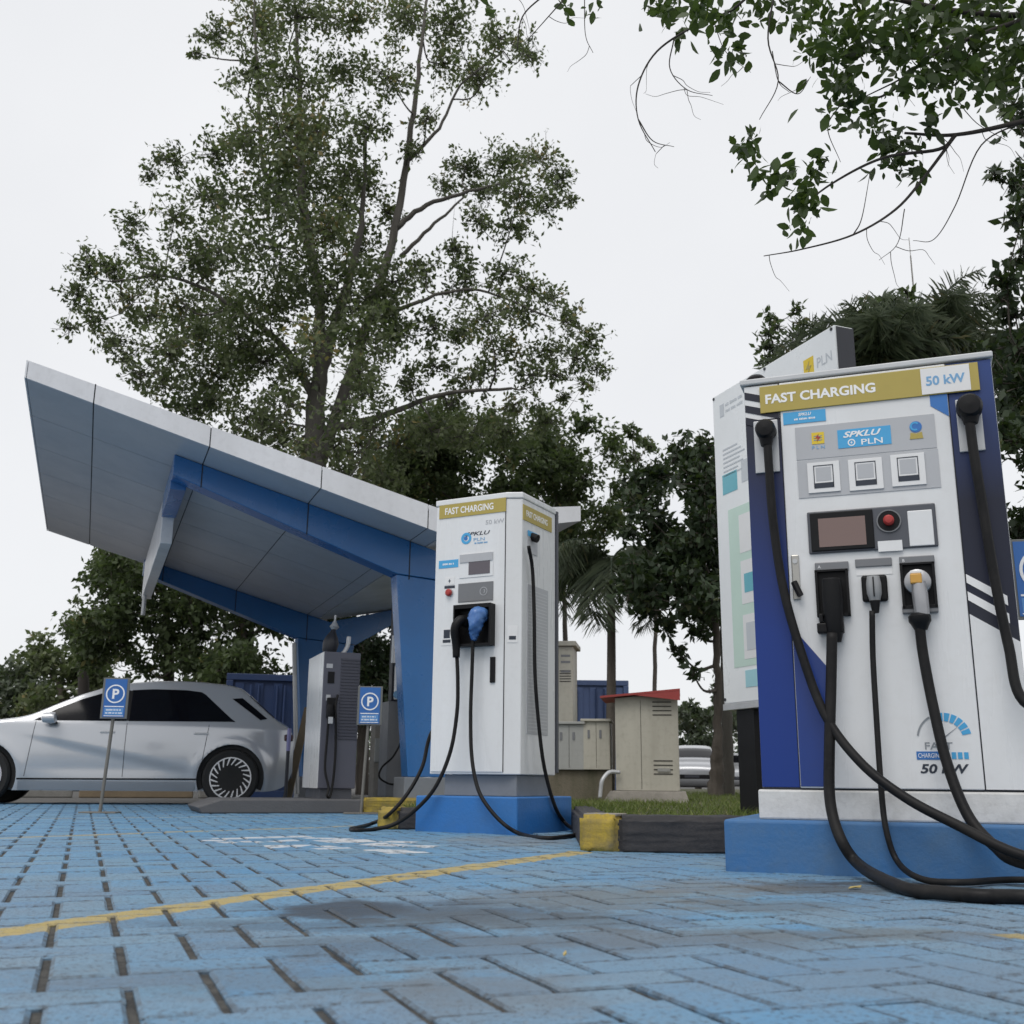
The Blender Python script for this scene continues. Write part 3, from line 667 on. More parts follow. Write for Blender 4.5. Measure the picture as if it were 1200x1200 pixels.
    for a, b in (((945.7, 543.5), (985.5, 575.5)), ((993.5, 539.5), (1036, 572.5)), ((1043, 534), (1086, 567.5))):
        u0, u1, z0, z1 = rect(fr, a, b, D-.003); s = add(obj('white_sticker', bx(u0, u1, D-.009, D-.0025, z0, z1), m_paper, T, bevel=.001))
        w_, h_ = u1-u0, z1-z0; bm = bmesh.new(); x0, x1, y0, y1 = u0+w_*.19, u1-w_*.19, z0+h_*.14, z1-h_*.1; e = .0035
        for q in ((x0, x1, y1-e, y1), (x0, x1, y0, y0+h_*.17), (x0, x0+e, y0, y1), (x1-e, x1, y0, y1)): box(bm, q[0], q[1], D-.0105, D-.0088, q[2], q[3])
        add(obj('sticker_frame', bm, m_darktx, s))
        bm = bmesh.new(); box(bm, x0+e+.006, x1-e-.006, D-.0098, D-.0088, y0+h_*.17+.008, y1-e-.006); add(obj('sticker_blank', bm, m_greylabel, s))
    # control panel
    u0, u1, z0, z1 = rect(fr, (945.7, 602), (1100, 641), D); z1 = fr.f(946, 601, D).z; z0 = fr.f(949, 650, D).z
    cp = add(obj('control_panel', bx(u0, u1, D-.012, D-.0005, z0, z1), m_dark, T, bevel=.010, seg=3))
    ub, ux, zb, zx = rect(fr, (948, 604), (1026, 646), D)
    sc = add(obj('screen', bx(ub+.004, ux, D-.020, D-.0115, z0+.008, z1-.008), m_black, T, bevel=.008, seg=3))
    u2, u3, z2, z3 = rect(fr, (959, 610.5), (1016, 638.5), D); add(obj('screen_glass', bx(u2, u3, D-.0212, D-.0195, z2-.002, z3+.004), m_screen, sc))
    a = fr.f(1041.7, 611.5, D); es = add(obj('emergency_stop', disc(bmesh.new(), (a.x, a.z), .046, D-.017, D-.011, 32), m_black, T))
    add(obj('stop_ring', ring(bmesh.new(), (a.x, a.z), .043, .048, D-.019, D-.012), m_midgrey, es))
    add(obj('stop_button', lathe(bmesh.new(), [(0, .021), (-.022, .021), (-.030, .014), (-.032, 0)], (a.x, D-.017, a.z), (0, 1, 0), 24), m_red, es, smooth=True))
    add(plate('panel_label', fr, (1028.5, 634.5), (1058, 645), D-.012, m_paper, cp, .002)); 
    u0, u1, zq0, zq1 = rect(fr, (1063, 600), (1095.5, 637.5), D-.012); add(obj('card_reader', bx(u0, u1, D-.017, D-.011, zq0-.004, zq1+.003), m_white, T, bevel=.004))
    # lock
    u0, u1, z0, z1 = rect(fr, (927, 651), (939, 703), D); lk = add(obj('lock', bx(u0, u1, D-.010, D-.0005, z0, z1), m_steel, T, bevel=.004))
    add(obj('lock_cylinder', disc(bmesh.new(), ((u0+u1)/2, z1-.028), .010, D-.014, D-.009), m_palemetal, lk))
    A = fr.f(931, 683, D); B = fr.f(939, 699, D); add(obj('lock_lever', tube(bmesh.new(), [(A.x, D-.02, A.z), (B.x, D-.028, B.z)], .0135, 10), m_black, lk))
    # holsters
    def holster(nm, ga, gb, ba, bb_):
        u0, u1, z0, z1 = rect(fr, ga, gb, D); g = add(obj('holster', bx(u0, u1, D-.020, D-.0005, z0, z1), m_midgrey, T, bevel=.004))
        add(text('holster_lettering', nm, m_letter, g, (u0+.012, D-.0206, (z0+z1)/2), height=.012, align='LEFT'))
        v0, v1, y0, y1 = rect(fr, ba, bb_, D); 
        bm = bmesh.new(); box(bm, v0, v1, D-.006, D-.0005, y0, y1)
        for q in ((v0, v0+.010, y0, y1), (v1-.010, v1, y0, y1), (v0, v1, y1-.008, y1), (v0, v1, y0, y0+.012)): box(bm, q[0], q[1], D-.026, D-.0062, q[2], q[3])
        add(obj('holster_box', bm, m_black, g)); return (v0+v1)/2, y0, y1
    cxl, y0l, y1l = holster('A', (955, 660.5), (995, 669), (955, 669.5), (997.5, 722))
    # bulky black plug, left
    c1 = [fr.f(899, 512, .06), fr.f(901, 545, .055), fr.f(906, 610, .06), fr.f(917, 685, .06), fr.f(936, 755, .05), fr.f(966, 836, .02), fr.f(1008, 893, -.04), fr.f(1060, 934, -.10), fr.f(1120, 966, -.16), fr.f(1200, 1003, -.22),
          Vector((1.32, -.26, .075)), Vector((1.62, -.30, .03)), Vector((1.86, -.40, .022)), Vector((1.80, -.52, .022))]
    c2 = [fr.f(975, 742, .035), fr.f(974, 800, .03), fr.f(972, 880, .0), fr.f(973, 940, -.03), fr.f(986, 985, -.09), fr.f(1010, 1016, -.15)]
    g = [fr.g(1060, 1041, .022), fr.g(1100, 1046, .022), fr.g(1150, 1050, .022), fr.g(1200, 1051, .022)]
    c2 += g; c2 += [g[-1]+Vector((.25, -.03, 0)), Vector((1.80, -.52, .022))]
    main = add(cable('cable', c1, .0185, m_rubber, T)); ca = add(cable('cable', c2, .0215, m_rubber, T))
    bm = bmesh.new(); A = fr.f(975.5, 684, D)
    prof = [(.0, .036), (.05, .040), (.10, .040), (.15, .038), (.185, .036), (.225, .032), (.26, .024)]
    lathe(bm, prof, (A.x, D-.055, A.z+.012), (0, 0.06, -1), 20); box(bm, A.x-.036, A.x+.036, D-.050, D-.008, A.z-.20, A.z+.008)
    pg = add(obj('plug', bm, m_black, ca, smooth=True, bevel=.004)); 
    bm = bmesh.new(); B = fr.f(975, 735, D); box(bm, B.x-.055, B.x+.050, D-.058, D-.010, B.z-.030, B.z+.012); box(bm, B.x-.045, B.x-.028, D-.058, D-.012, B.z+.012, B.z+.05); box(bm, B.x+.024, B.x+.04, D-.058, D-.012, B.z+.012, B.z+.05)
    add(obj('plug_guard', bm, m_black, ca, bevel=.006))
    # small plug, middle
    u0, u1, z0, z1 = rect(fr, (1002, 657), (1045.5, 663), D); lb = add(obj('holster_label', bx(u0, u1, D-.010, D-.0005, z0, z1+.004), m_midgrey, T, bevel=.003)); add(plate('blank_sticker', fr, (1003, 664), (1046, 672.5), D, m_paper, lb, .002))
    u0, u1, z0, z1 = rect(fr, (1009, 675.5), (1041.5, 705), D); sk = add(obj('socket', bx(u0, u1, D-.022, D-.0005, z0, z1), m_black, T, bevel=.012, seg=3))
    c3 = [fr.f(1022, 716, .05), fr.f(1023, 770, .05), fr.f(1027, 840, .04), fr.f(1032, 915, .01), fr.f(1038, 970, -.03), fr.f(1052, 1010, -.05), fr.g(1080, 1030, .016), fr.g(1125, 1034, .016), fr.g(1200, 1031, .016), Vector((1.45, -.10, .013)), Vector((1.62, .1, .013)), Vector((1.5, .5, .1)), Vector((1.16, .6, .28))]
    cb = add(cable('cable', c3, .0115, m_rubber, T)); A = fr.f(1024, 681, D); bm = bmesh.new()
    lathe(bm, [(0, .024), (.03, .029), (.07, .029), (.085, .024), (.10, .020), (.135, .013)], (A.x, D-.045, A.z+.012), (0, .04, -1), 18); pgs = add(obj('plug', bm, m_plug, cb, smooth=True))
    bm = bmesh.new(); box(bm, A.x-.0025, A.x+.0025, D-.078, D-.07, A.z-.075, A.z+.005); lathe(bm, [(0, .021), (.05, .0125)], (A.x, D-.048, A.z-.088), (0, .04, -1), 16); add(obj('plug_boot', bm, m_black, cb))
    # ring handled plug, right
    cxr, y0r, y1r = holster('B', (1053.5, 653.5), (1095.5, 661), (1054, 661.5), (1099.5, 713))
    u0, u1, z0, z1 = rect(fr, (1057, 711), (1100, 717), D); add(obj('holster_foot', bx(u0, u1, D-.024, D-.0005, z0-.004, z1), m_midgrey, T, bevel=.004))
    c4 = [fr.f(1077.5, 733, .05), fr.f(1082, 768, .05), fr.f(1094, 830, .04), fr.f(1110, 895, .0), fr.f(1134, 955, -.06), fr.f(1165, 991, -.12), fr.f(1200, 1012, -.17), Vector((1.38, -.20, .03)), Vector((1.66, -.1, .022)), Vector((1.82, .05, .022)), Vector((1.75, .16, .022))]
    cc = add(cable('cable', c4, .0205, m_rubber, T)); A = fr.f(1075.5, 684, D)
    bm = bmesh.new(); lathe(bm, [(0, .030), (.012, .050), (.032, .052), (.045, .046), (.055, .03)], (A.x, D-.062, A.z), (0, 1, .0), 28)
    lathe(bm, [(0, .0), (.002, .026), (.05, .031), (.10, .030), (.135, .028)], (A.x+.003, D-.060, A.z+.0), (.03, .02, -1), 20); add(obj('plug', bm, m_plugmetal, cc, smooth=True))
    B = fr.f(1073.5, 679, D-.06); add(obj('plug_button', bx(B.x-.022, B.x+.022, D-.088, D-.055, B.z-.020, B.z+.020), m_orange, cc, bevel=.005))
    bm = bmesh.new(); box(bm, B.x-.020, B.x+.022, D-.080, D-.05, B.z+.021, B.z+.034); add(obj('plug_latch', bm, m_paper, cc, bevel=.003))
    C = fr.f(1077.5, 722, .05); bm = bmesh.new(); lathe(bm, [(-.012, .030), (.0, .043), (.020, .043), (.03, .036), (.055, .024)], (C.x, .055, C.z), (.03, 0, -1), 20); add(obj('plug_boot', bm, m_black, cc, smooth=True))
    # cable hooks
    def hook(a, b, c, r, par):
        u0, u1, z0, z1 = rect(fr, a, b, FD-.006); h = add(obj('hook_plate', bx(u0, u1, FD-.016, FD-.005, z0, z1), m_palemetal, T, bevel=.003))
        k = fr.f(*c, FD-.02); bm = bmesh.new(); lathe(bm, [(.0, r*.55), (-.02, r), (-.075, r), (-.09, r*.8), (-.095, 0)], (k.x, FD-.014, k.z), (0, 1, 0), 20)
        lathe(bm, [(0, r*.8), (.05, r*.55)], (k.x, FD-.06, k.z-.02), (0, 0, -1), 16); add(obj('hook_boss', bm, m_black, h, smooth=True)); return k
    hook((883, 495), (914.5, 553), (899, 507.5), .043, T)
    hook((1119, 469.5), (1155, 528), (1135.5, 481), .050, T)
    c5 = [fr.f(1136, 492, .055), fr.f(1141, 530, .05), fr.f(1151, 590, .05), fr.f(1166, 680, .045), fr.f(1182, 757, .03), fr.f(1200, 822, .0), Vector((1.31, -.04, .55)), Vector((1.46, -.06, .25)), Vector((1.60, .0, .07)), Vector((1.72, .09, .03)), Vector((1.75, .16, .022))]
    add(cable('cable', c5, .0195, m_rubber, T))
    # gauge print on the door
    a = fr.f(1106.5, 866, D); cx, cz = a.x, a.z
    gb = bmesh.new()
    for k in range(7): ring(gb, (cx, cz), .068+.0*k, .100, D-.002, D-.0002, 12+k*15.5, 24+k*15.5, 3)
    add(obj('gauge_print', gb, m_cyan, dr)); add(obj('gauge_arc', ring(bmesh.new(), (cx, cz), .092, .099, D-.002, D-.0002, 120, 172, 14), m_greytx, dr))
    add(obj('gauge_needle', face_prism(bmesh.new(), [(cx-.012, cz-.008), (cx+.05, cz+.045), (cx-.006, cz+.004)], D-.002, D-.0002), m_greytx, dr))
    add(text('gauge_lettering', 'FAST', m_greytx, dr, (cx-.022, D-.001, cz-.026), width=.10, height=.028, bold=.01))
    bm = bmesh.new(); face_prism(bm, [(cx-.105, cz-.047), (cx-.005, cz-.047), (cx-.005, cz-.078), (cx-.105, cz-.078)], D-.002, D-.0002); pill = add(obj('gauge_bar', bm, m_bluepr, dr))
    add(text('gauge_lettering', 'CHARGING', m_letter, dr, (cx-.055, D-.0024, cz-.0625), width=.088, height=.017))
    bm = bmesh.new()
    for k in range(4): face_prism(bm, [(cx+.0+k*.022, cz-.05), (cx+.016+k*.022, cz-.05), (cx+.016+k*.022, cz-.075), (cx+.0+k*.022, cz-.075)], D-.002, D-.0002)
    add(obj('gauge_cells', bm, m_cyan, dr))
    add(text('gauge_lettering', '50 kW', m_darktx, dr, (cx-.008, D-.001, cz-.112), width=.175, height=.036, bold=.03, shear=.2))
    # shift children so that the thing's origin is at the plinth top
    for o in kids:
        o.data.transform(Matrix.Translation(off))
    return T
wide_charger()

def tall_charger():
    fr = MCF
    pl = obj('charger_plinth', bx(0, .775, 0, .84, -.02, .232), m_plinth2, bevel=.010, seg=3); pl.location = tuple(fr.P); pl.rotation_euler = (0, 0, -fr.az)
    tag(pl, 'bright blue concrete plinth under the tall white charger', 'plinth')
    T = thing('charging_station', 'tall white fast charger with gold bands, a blue capped plug and looped cables', 'charging station', fr.P, -fr.az, 'electric car chargers')
    FD = .12; U0, U1, U2 = .03, .607, .712; DB = .70
    obj('foot', bx(.12, .68, .17, .66, .232, .372), m_ped, T, bevel=.006)
    plan = [(U0, FD), (U1, FD), (U2, FD+.045), (U2, DB), (U0, DB)]
    cb = obj('cabinet', plan_prism(bmesh.new(), plan, .374, 2.272), m_white, T, bevel=.006)
    obj('lid', plan_prism(bmesh.new(), [(U0-.006, FD-.008), (U1+.002, FD-.008), (U2+.007, FD+.040), (U2+.007, DB+.004), (U0-.006, DB+.004)], 2.273, 2.318), m_white, T, bevel=.008)
    obj('rear_cover', bx(U0+.01, U2+.012, DB+.006, DB+.035, .39, 2.30), m_dark, T, bevel=.004)
    dr = obj('door', bx(U0+.012, U1-.006, FD-.007, FD+.002, .39, 2.262), m_white, T, bevel=.003)
    obj('door_gap', bx(U1-.005, U1-.001, FD-.004, FD+.003, .39, 2.265), m_seam, T)
    D = FD-.0072
    u0, u1, z0, z1 = rect(fr, (515.5, 593), (593, 604), D); z1 = fr.f(515.5, 593, D).z; z0 = fr.f(515.5, 608.5, D).z
    hd = obj('header_plate', bx(u0, u1, D-.005, D-.0004, z0, z1), m_gold, T); text('header_lettering', 'FAST CHARGING', m_letter, hd, (u0+.25*.96+.01, D-.0056, (z0+z1)/2), width=.40, height=.050, bold=.02)
    a = fr.f(580, 611, D); text('power_lettering', '50 kW', m_greylabel, dr, (a.x, D-.001, a.z), width=.15, height=.032, bold=.01)
    # round logo with lettering lines
    a = fr.f(546.5, 631, D); lg = obj('logo', ring(bmesh.new(), (a.x, a.z), .022, .042, D-.002, D-.0002), m_cyan, dr); obj('logo_core', disc(bmesh.new(), (a.x-.004, a.z), .015, D-.002, D-.0002), m_bluepr, dr)
    a = fr.f(560, 625, D); text('logo_lettering', 'SPKLU', m_darktx, dr, (a.x, D-.001, a.z), width=.20, height=.028, shear=.3, bold=.01)
    a = fr.f(563, 631, D); text('logo_lettering', 'PLN', m_bluetx, dr, (a.x-.01, D-.001, a.z-.004), width=.09, height=.022)
    a = fr.f(564, 635.5, D); fine_print('small_print', m_bluetx, dr, (a.x, D-.001, a.z-.002), .11, .012)
    u0, u1, z0, z1 = rect(fr, (539, 650), (578, 674.5), D); scb = bmesh.new(); box(scb, u0, u1, D-.004, D-.0004, z0, z1); obj('screen_frame', scb, m_white, T, bevel=.002)
    obj('screen_hood', bx(u0+.004, u1-.004, D-.010, D-.0035, z1-.062, z1-.004), m_greylabel, T)
    plate('screen', fr, (549.5, 658), (574, 671.5), D-.004, m_screen2, T, .003)
    ls = plate('sticker', fr, (514.5, 657.5), (537, 664.5), D, m_cyan, T, .002)
    a = fr.f(526, 661, D); fine_print('small_print', m_letter, ls, (a.x, D-.0025, a.z), .10, .014)
    wl = plate('sticker', fr, (521.5, 677), (532.5, 685), D, m_paper, T, .002); a = fr.f(527, 681, D); obj('sticker_bolt', face_prism(bmesh.new(), bolt_poly(a.x, a.z, .036), D-.003, D-.0018), m_darktx, wl)
    plate('sticker_bar', fr, (521, 687), (533, 689), D, m_darktx, wl, .002)
    a = fr.f(527, 694.8, D); es = obj('emergency_stop', ring(bmesh.new(), (a.x, a.z), .020, .030, D-.008, D), m_yellow, T); es.data.materials[0] = m_palemetal
    obj('stop_button', lathe(bmesh.new(), [(0, .024), (-.022, .026), (-.032, .018), (-.034, 0)], (a.x, D, a.z), (0, 1, 0), 20), m_red, es, smooth=True)
    u0, u1, z0, z1 = rect(fr, (537.5, 684.5), (578, 703), D); rd = obj('card_reader', bx(u0, u1, D-.006, D-.0004, z0, z1), m_midgrey, T, bevel=.002)
    obj('reader_ring', ring(bmesh.new(), (u1-.075, (z0+z1)/2), .026, .030, D-.0075, D-.005), m_greylabel, rd); obj('reader_ring', ring(bmesh.new(), (u1-.080, (z0+z1)/2), .012, .016, D-.0075, D-.005, -60, 60, 8), m_greylabel, rd)
    u0, u1, z0, z1 = rect(fr, (537.5, 711), (580, 757), D); bm = bmesh.new(); box(bm, u0, u1, D-.004, D-.0004, z0, z1)
    for q in ((u0, u0+.012, z0, z1), (u1-.012, u1, z0, z1), (u0+.012, u1-.012, z1-.03, z1), (u0+.012, u1-.012, z0, z0+.016)): box(bm, q[0], q[1], D-.075, D-.004, q[2], q[3])
    hs = obj('holster', bm, m_black, T, bevel=.003)
    for a, b in (((517.5, 736), (530, 756)),):
        s = plate('sticker', fr, a, b, D, m_paper, T, .002); x0, x1, y0, y1 = rect(fr, a, b, D); bm = bmesh.new(); w_, h_ = x1-x0, y1-y0
        box(bm, x0+w_*.15, x1-w_*.15, D-.003, D-.0018, y0+h_*.15, y0+h_*.32); box(bm, x0+w_*.22, x1-w_*.22, D-.0028, D-.0018, y0+h_*.4, y1-h_*.12); obj('sticker_bar', bm, [m_darktx], s)
    # sticker on the chamfer
    A = Vector((U1, FD, 0)); B = Vector((U2, FD+.045, 0)); tdir = (B-A).normalized(); nrm = Vector((tdir.y, -tdir.x, 0))
    z0, z1 = fr.f(600, 753, FD+.02).z, fr.f(600, 733, FD+.02).z; bm = bmesh.new()
    c = A+tdir*.052; q = [c-tdir*.035, c+tdir*.035]
    prism(bm, [(q[0].x, q[0].y, z0), (q[1].x, q[1].y, z0), (q[1].x, q[1].y, z1), (q[0].x, q[0].y, z1)], [((q[0]+nrm*.003).x, (q[0]+nrm*.003).y, z0), ((q[1]+nrm*.003).x, (q[1]+nrm*.003).y, z0), ((q[1]+nrm*.003).x, (q[1]+nrm*.003).y, z1), ((q[0]+nrm*.003).x, (q[0]+nrm*.003).y, z1)])
    s = obj('sticker', bm, m_paper, T); bm = bmesh.new(); q = [c-tdir*.024+nrm*.0032, c+tdir*.024+nrm*.0032]; h_ = z1-z0
    prism(bm, [(q[0].x, q[0].y, z0+.02), (q[1].x, q[1].y, z0+.02), (q[1].x, q[1].y, z0+.045), (q[0].x, q[0].y, z0+.045)], [((q[0]+nrm*.001).x, (q[0]+nrm*.001).y, z0+.02), ((q[1]+nrm*.001).x, (q[1]+nrm*.001).y, z0+.02), ((q[1]+nrm*.001).x, (q[1]+nrm*.001).y, z0+.045), ((q[0]+nrm*.001).x, (q[0]+nrm*.001).y, z0+.045)]); obj('sticker_bar', bm, m_darktx, s)
    u0, u1, z0, z1 = rect(fr, (575, 770), (580.5, 800), D); obj('door_handle', bx(u0, u1, D-.012, D-.0004, z0, z1), m_black, T, bevel=.004)
    # side details
    sd = lambda x, y: fr.side(x, y, U2)
    a, b = sd(610.5, 588), sd(646, 617); z1 = a.z; z0 = sd(610.5, 606).z
    sp = obj('side_plate', bx(U2-.001, U2+.005, a.y+.03, b.y, z0-.01, z1-.01), m_gold, T); text('header_lettering', 'FAST CHARGING', m_letter, sp, (U2+.0056, (a.y+b.y)/2, (z0+z1)/2-.01), right=(0, 1, 0), width=.34, height=.045, bold=.02)
    a, b = sd(618, 622), sd(629, 652); bm = bmesh.new(); box(bm, U2-.001, U2+.006, a.y, b.y, b.z, a.z); hp = obj('hook_plate', bm, m_greylabel, T)
    obj('hook_boss', tube(bmesh.new(), [(U2, (a.y+b.y)/2-.01, a.z-.03), (U2+.05, (a.y+b.y)/2-.01, a.z-.05)], .03, 14), m_black, hp)
    obj('sticker', bx(U2+.006, U2+.008, a.y-.005, b.y+.005, a.z-.035, a.z+.005), m_cyan, hp)
    a, b = sd(618, 676), sd(641.5, 862); vt = obj('vent_panel', bx(U2-.001, U2+.004, a.y, b.y, b.z, a.z-.05), m_greylabel, T, bevel=.001)
    bm = bmesh.new(); n = 42
    for k in range(n): z = b.z+.02+(a.z-.09-b.z)*k/n; box(bm, U2+.004, U2+.0048, a.y+.015, b.y-.015, z, z+.007)
    obj('vent_slots', bm, m_lid, vt)
    # cables: hook -> ground loop -> plug
    G = lambda x, y, r=.013: fr.g(x, y, r)
    c1 = [fr.f(535.5, 770, .035), fr.f(536.5, 800, .03), fr.f(535.5, 835, .02), fr.f(528, 880, -.01), fr.f(511, 921, -.05), fr.f(488, 948, -.09), fr.f(463, 965.5, -.12), G(437, 972), G(418, 973), G(411, 971.5), G(420, 969.5), G(436, 965, .02), fr.f(455, 955, .10), fr.f(477.5, 930, .25), fr.f(495, 898, .35), fr.f(504, 862, .40), Vector((-.01, .42, .95)), Vector((-.02, .42, 1.9)), Vector((.0, .40, 2.05))]
    a = obj('cable', tube(bmesh.new(), catmull(c1, 8), .0135, 12), m_rubber, T, smooth='all')
    P = fr.f(541, 727, D-.075); Q = fr.f(535, 768, .035); bm = bmesh.new()
    tube(bm, catmull([(P.x+.02, D-.03, P.z-.015), (P.x+.0, D-.085, P.z-.0), (P.x-.028, D-.115, P.z-.06), (Q.x, .025, Q.z+.08), (Q.x, .032, Q.z-.015)], 6), [.034, .036, .037, .036, .035, .035, .036, .036, .035, .034, .034, .033, .032, .032, .032, .031, .030, .030, .029, .028, .027, .026, .026, .025, .025], 14); obj('plug', bm, m_black, a, smooth='all')
    c2 = [fr.f(554.5, 744, .04), fr.f(553, 790, .04), fr.f(551.5, 840, .03), fr.f(553, 888, .0), fr.f(560, 924, -.04), fr.f(573, 947, -.065), fr.f(592, 967, -.07), fr.f(612, 978, -.075), G(640, 982), G(662, 980.5), G(675, 978), G(676, 974.5), fr.side(662, 964, .80), fr.side(650, 944, .80), fr.side(638, 900, .78), fr.side(631.5, 850, .765), fr.side(627, 790, .755), fr.side(626, 720, .75), fr.side(624, 668, .745), fr.side(619.5, 640, .755)]
    c = obj('cable', tube(bmesh.new(), catmull(c2, 8), .0130, 12), m_rubber, T, smooth='all')
    P = fr.f(560.5, 728, D-.07); bm = bmesh.new(); tube(bm, catmull([(P.x+.01, D-.02, P.z+.035), (P.x+.006, D-.08, P.z+.045), (P.x, D-.105, P.z-.01), (P.x-.02, D-.085, P.z-.085), (P.x-.032, .045, P.z-.13)], 6), [.045, .05, .055, .058, .058, .058, .06, .062, .06, .058, .056, .056, .054, .052, .048, .044, .04, .036, .032, .028, .026, .024, .022, .02, .018], 16)
    for v in bm.verts: v.co += Vector((random.uniform(-.009, .009), random.uniform(-.009, .009), random.uniform(-.009, .009)))
    obj('plug_cover', bm, mat('blue plastic wrap', (.05, .14, .38), .35, dirt=.4, dcol=(.15, .3, .55), scale=20), c, smooth='all')
    return T
tall_charger()

def sheltered_charger():
    fr = CAN; d0 = .28
    a = fr.f(372, 925, d0); b = fr.f(416, 925, d0); zt = fr.f(376, 763, d0).z; far = fr.side(355, 915, a.x).y
    z0 = .132
    T = thing('charging_station', 'grey violet charger with louvred front and pale side, standing under the canopy', 'charging station', fr.world(a.x, d0, z0), -fr.az, 'electric car chargers')
    W = b.x-a.x; L = max(.5, min(far-d0, 1.0)); H = zt-z0
    obj('foot', bx(.03, W-.03, .03, L-.03, 0, .10), m_dark, T)
    cb = obj('cabinet', bx(0, W, 0, L, .102, H), m_violet, T, bevel=.008)
    obj('side_sheet', bx(-.006, .0, .01, L-.005, .105, H-.004), m_white, T)
    bm = bmesh.new(); x0, x1 = W*.47, W*.98; zz0, zz1 = H*.40, H*.965; n = 26
    for k in range(n): z = zz0+(zz1-zz0)*k/n; box(bm, x0, x1, -.010, -.001, z, z+(zz1-zz0)/n*.55)
    obj('louver', bm, m_violet2, T)
    obj('screen', bx(W*.12, W*.30, -.006, -.0005, H*.78, H*.86), m_black, T); obj('label', bx(W*.07, W*.24, -.004, -.0005, H*.885, H*.915), m_greylabel, T)
    obj('label', bx(W*.10, W*.22, -.004, -.0005, H*.66, H*.70), m_greylabel, T)
    hs = obj('holster', bx(W*.12, W*.36, -.04, -.0005, H*.54, H*.68), m_black, T, bevel=.01)
    c = obj('cable', tube(bmesh.new(), catmull([(W*.18, -.05, H*.56), (W*.16, -.05, H*.40), (W*.14, -.06, H*.2), (W*.24, -.09, .12), (W*.2, -.12, .03), (W*.32, -.08, .05), (W*.40, -.05, H*.25), (W*.38, -.04, H*.5), (W*.34, -.05, H*.62), (W*.40, -.03, H*.70)], 7), .013, 8), m_rubber, T, smooth='all')
    obj('plug', lathe(bmesh.new(), [(0, .03), (.06, .04), (.12, .03), (.16, .02)], (W*.2, -.06, H*.63), (0, 0, -1), 12), m_black, c, smooth=True)
    obj('plug_tag', bx(W*.14, W*.26, -.105, -.095, H*.50, H*.545), m_greylabel, c)
    # lamp and bracket on top
    Lm = thing('lamp', 'small dark lamp head on a white bracket, on top of the grey violet charger', 'lamp', fr.world(a.x+W*.35, d0+L*.45, z0+H), -fr.az)
    obj('lamp_head', lathe(bmesh.new(), [(0, .05), (.05, .08), (.14, .09), (.20, .07), (.26, .035), (.30, .02)], (-.02, 0, 0), (.15, 0, 1), 16), m_slate, Lm, smooth=True)
    obj('lamp_cap', lathe(bmesh.new(), [(0, .03), (.03, .055), (.05, .04), (.10, .012), (.16, .012)], (.03, 0, .29), (.05, 0, 1), 14), m_palemetal, Lm, smooth=True)
    obj('bracket', tube(bmesh.new(), catmull([(.05, 0, .0), (.14, .0, .03), (.19, 0, .12), (.2, 0, .22)], 6), .024, 8), m_white, Lm, smooth='all')
sheltered_charger()

def slim_charger():
    Yd = 13.4; a = at(452, 925, Yd); zt = at(458, 700, Yd)[2]
    fr = Frame((a[0], Yd, .128), -21.2)
    T = thing('charging_station', 'slim dark charger with a white plug holder, half hidden behind the blue column', 'charging station', fr.P, -fr.az, 'electric car chargers')
    H = zt-.128; obj('cabinet', bx(0, .42, 0, .4, 0, H*.47), m_midgrey, T, bevel=.01); obj('mast', bx(.04, .18, .05, .2, H*.472, H), m_slate, T, bevel=.008)
    obj('light_tube', tube(bmesh.new(), [(.03, -.03, H*.66), (.03, -.03, H*.80)], .03, 10), m_white, T)
    obj('plug_holder', bx(.06, .15, -.06, .03, H*.475, H*.655), m_white, T, bevel=.02)
    obj('holder_disc', disc(bmesh.new(), (.085, H*.50), .05, -.072, -.058), m_bluetx, T)
    obj('cable', tube(bmesh.new(), catmull([(.1, -.06, H*.50), (.15, -.1, H*.30), (.05, -.14, H*.20), (-.1, -.16, H*.14), (-.12, -.16, H*.09), (.05, -.16, H*.06), (.2, -.14, H*.10), (.2, -.1, H*.2)], 7), .012, 8), m_rubber, T, smooth='all')
    q = at(437, 925, 14.2); o = thing('concrete_pillar', 'pale concrete pillar stub behind the parking sign under the canopy', 'pillar', (q[0], 14.2, 0), -fr.az)
    zt2 = at(440, 824, 14.2)[2]; obj('shaft', bx(0, .22, 0, .25, -.02, zt2), m_kstone, o, bevel=.01); obj('junction_box', bx(.0, .07, -.03, 0, .55, .85), m_cabinet2, o, bevel=.005)
slim_charger()

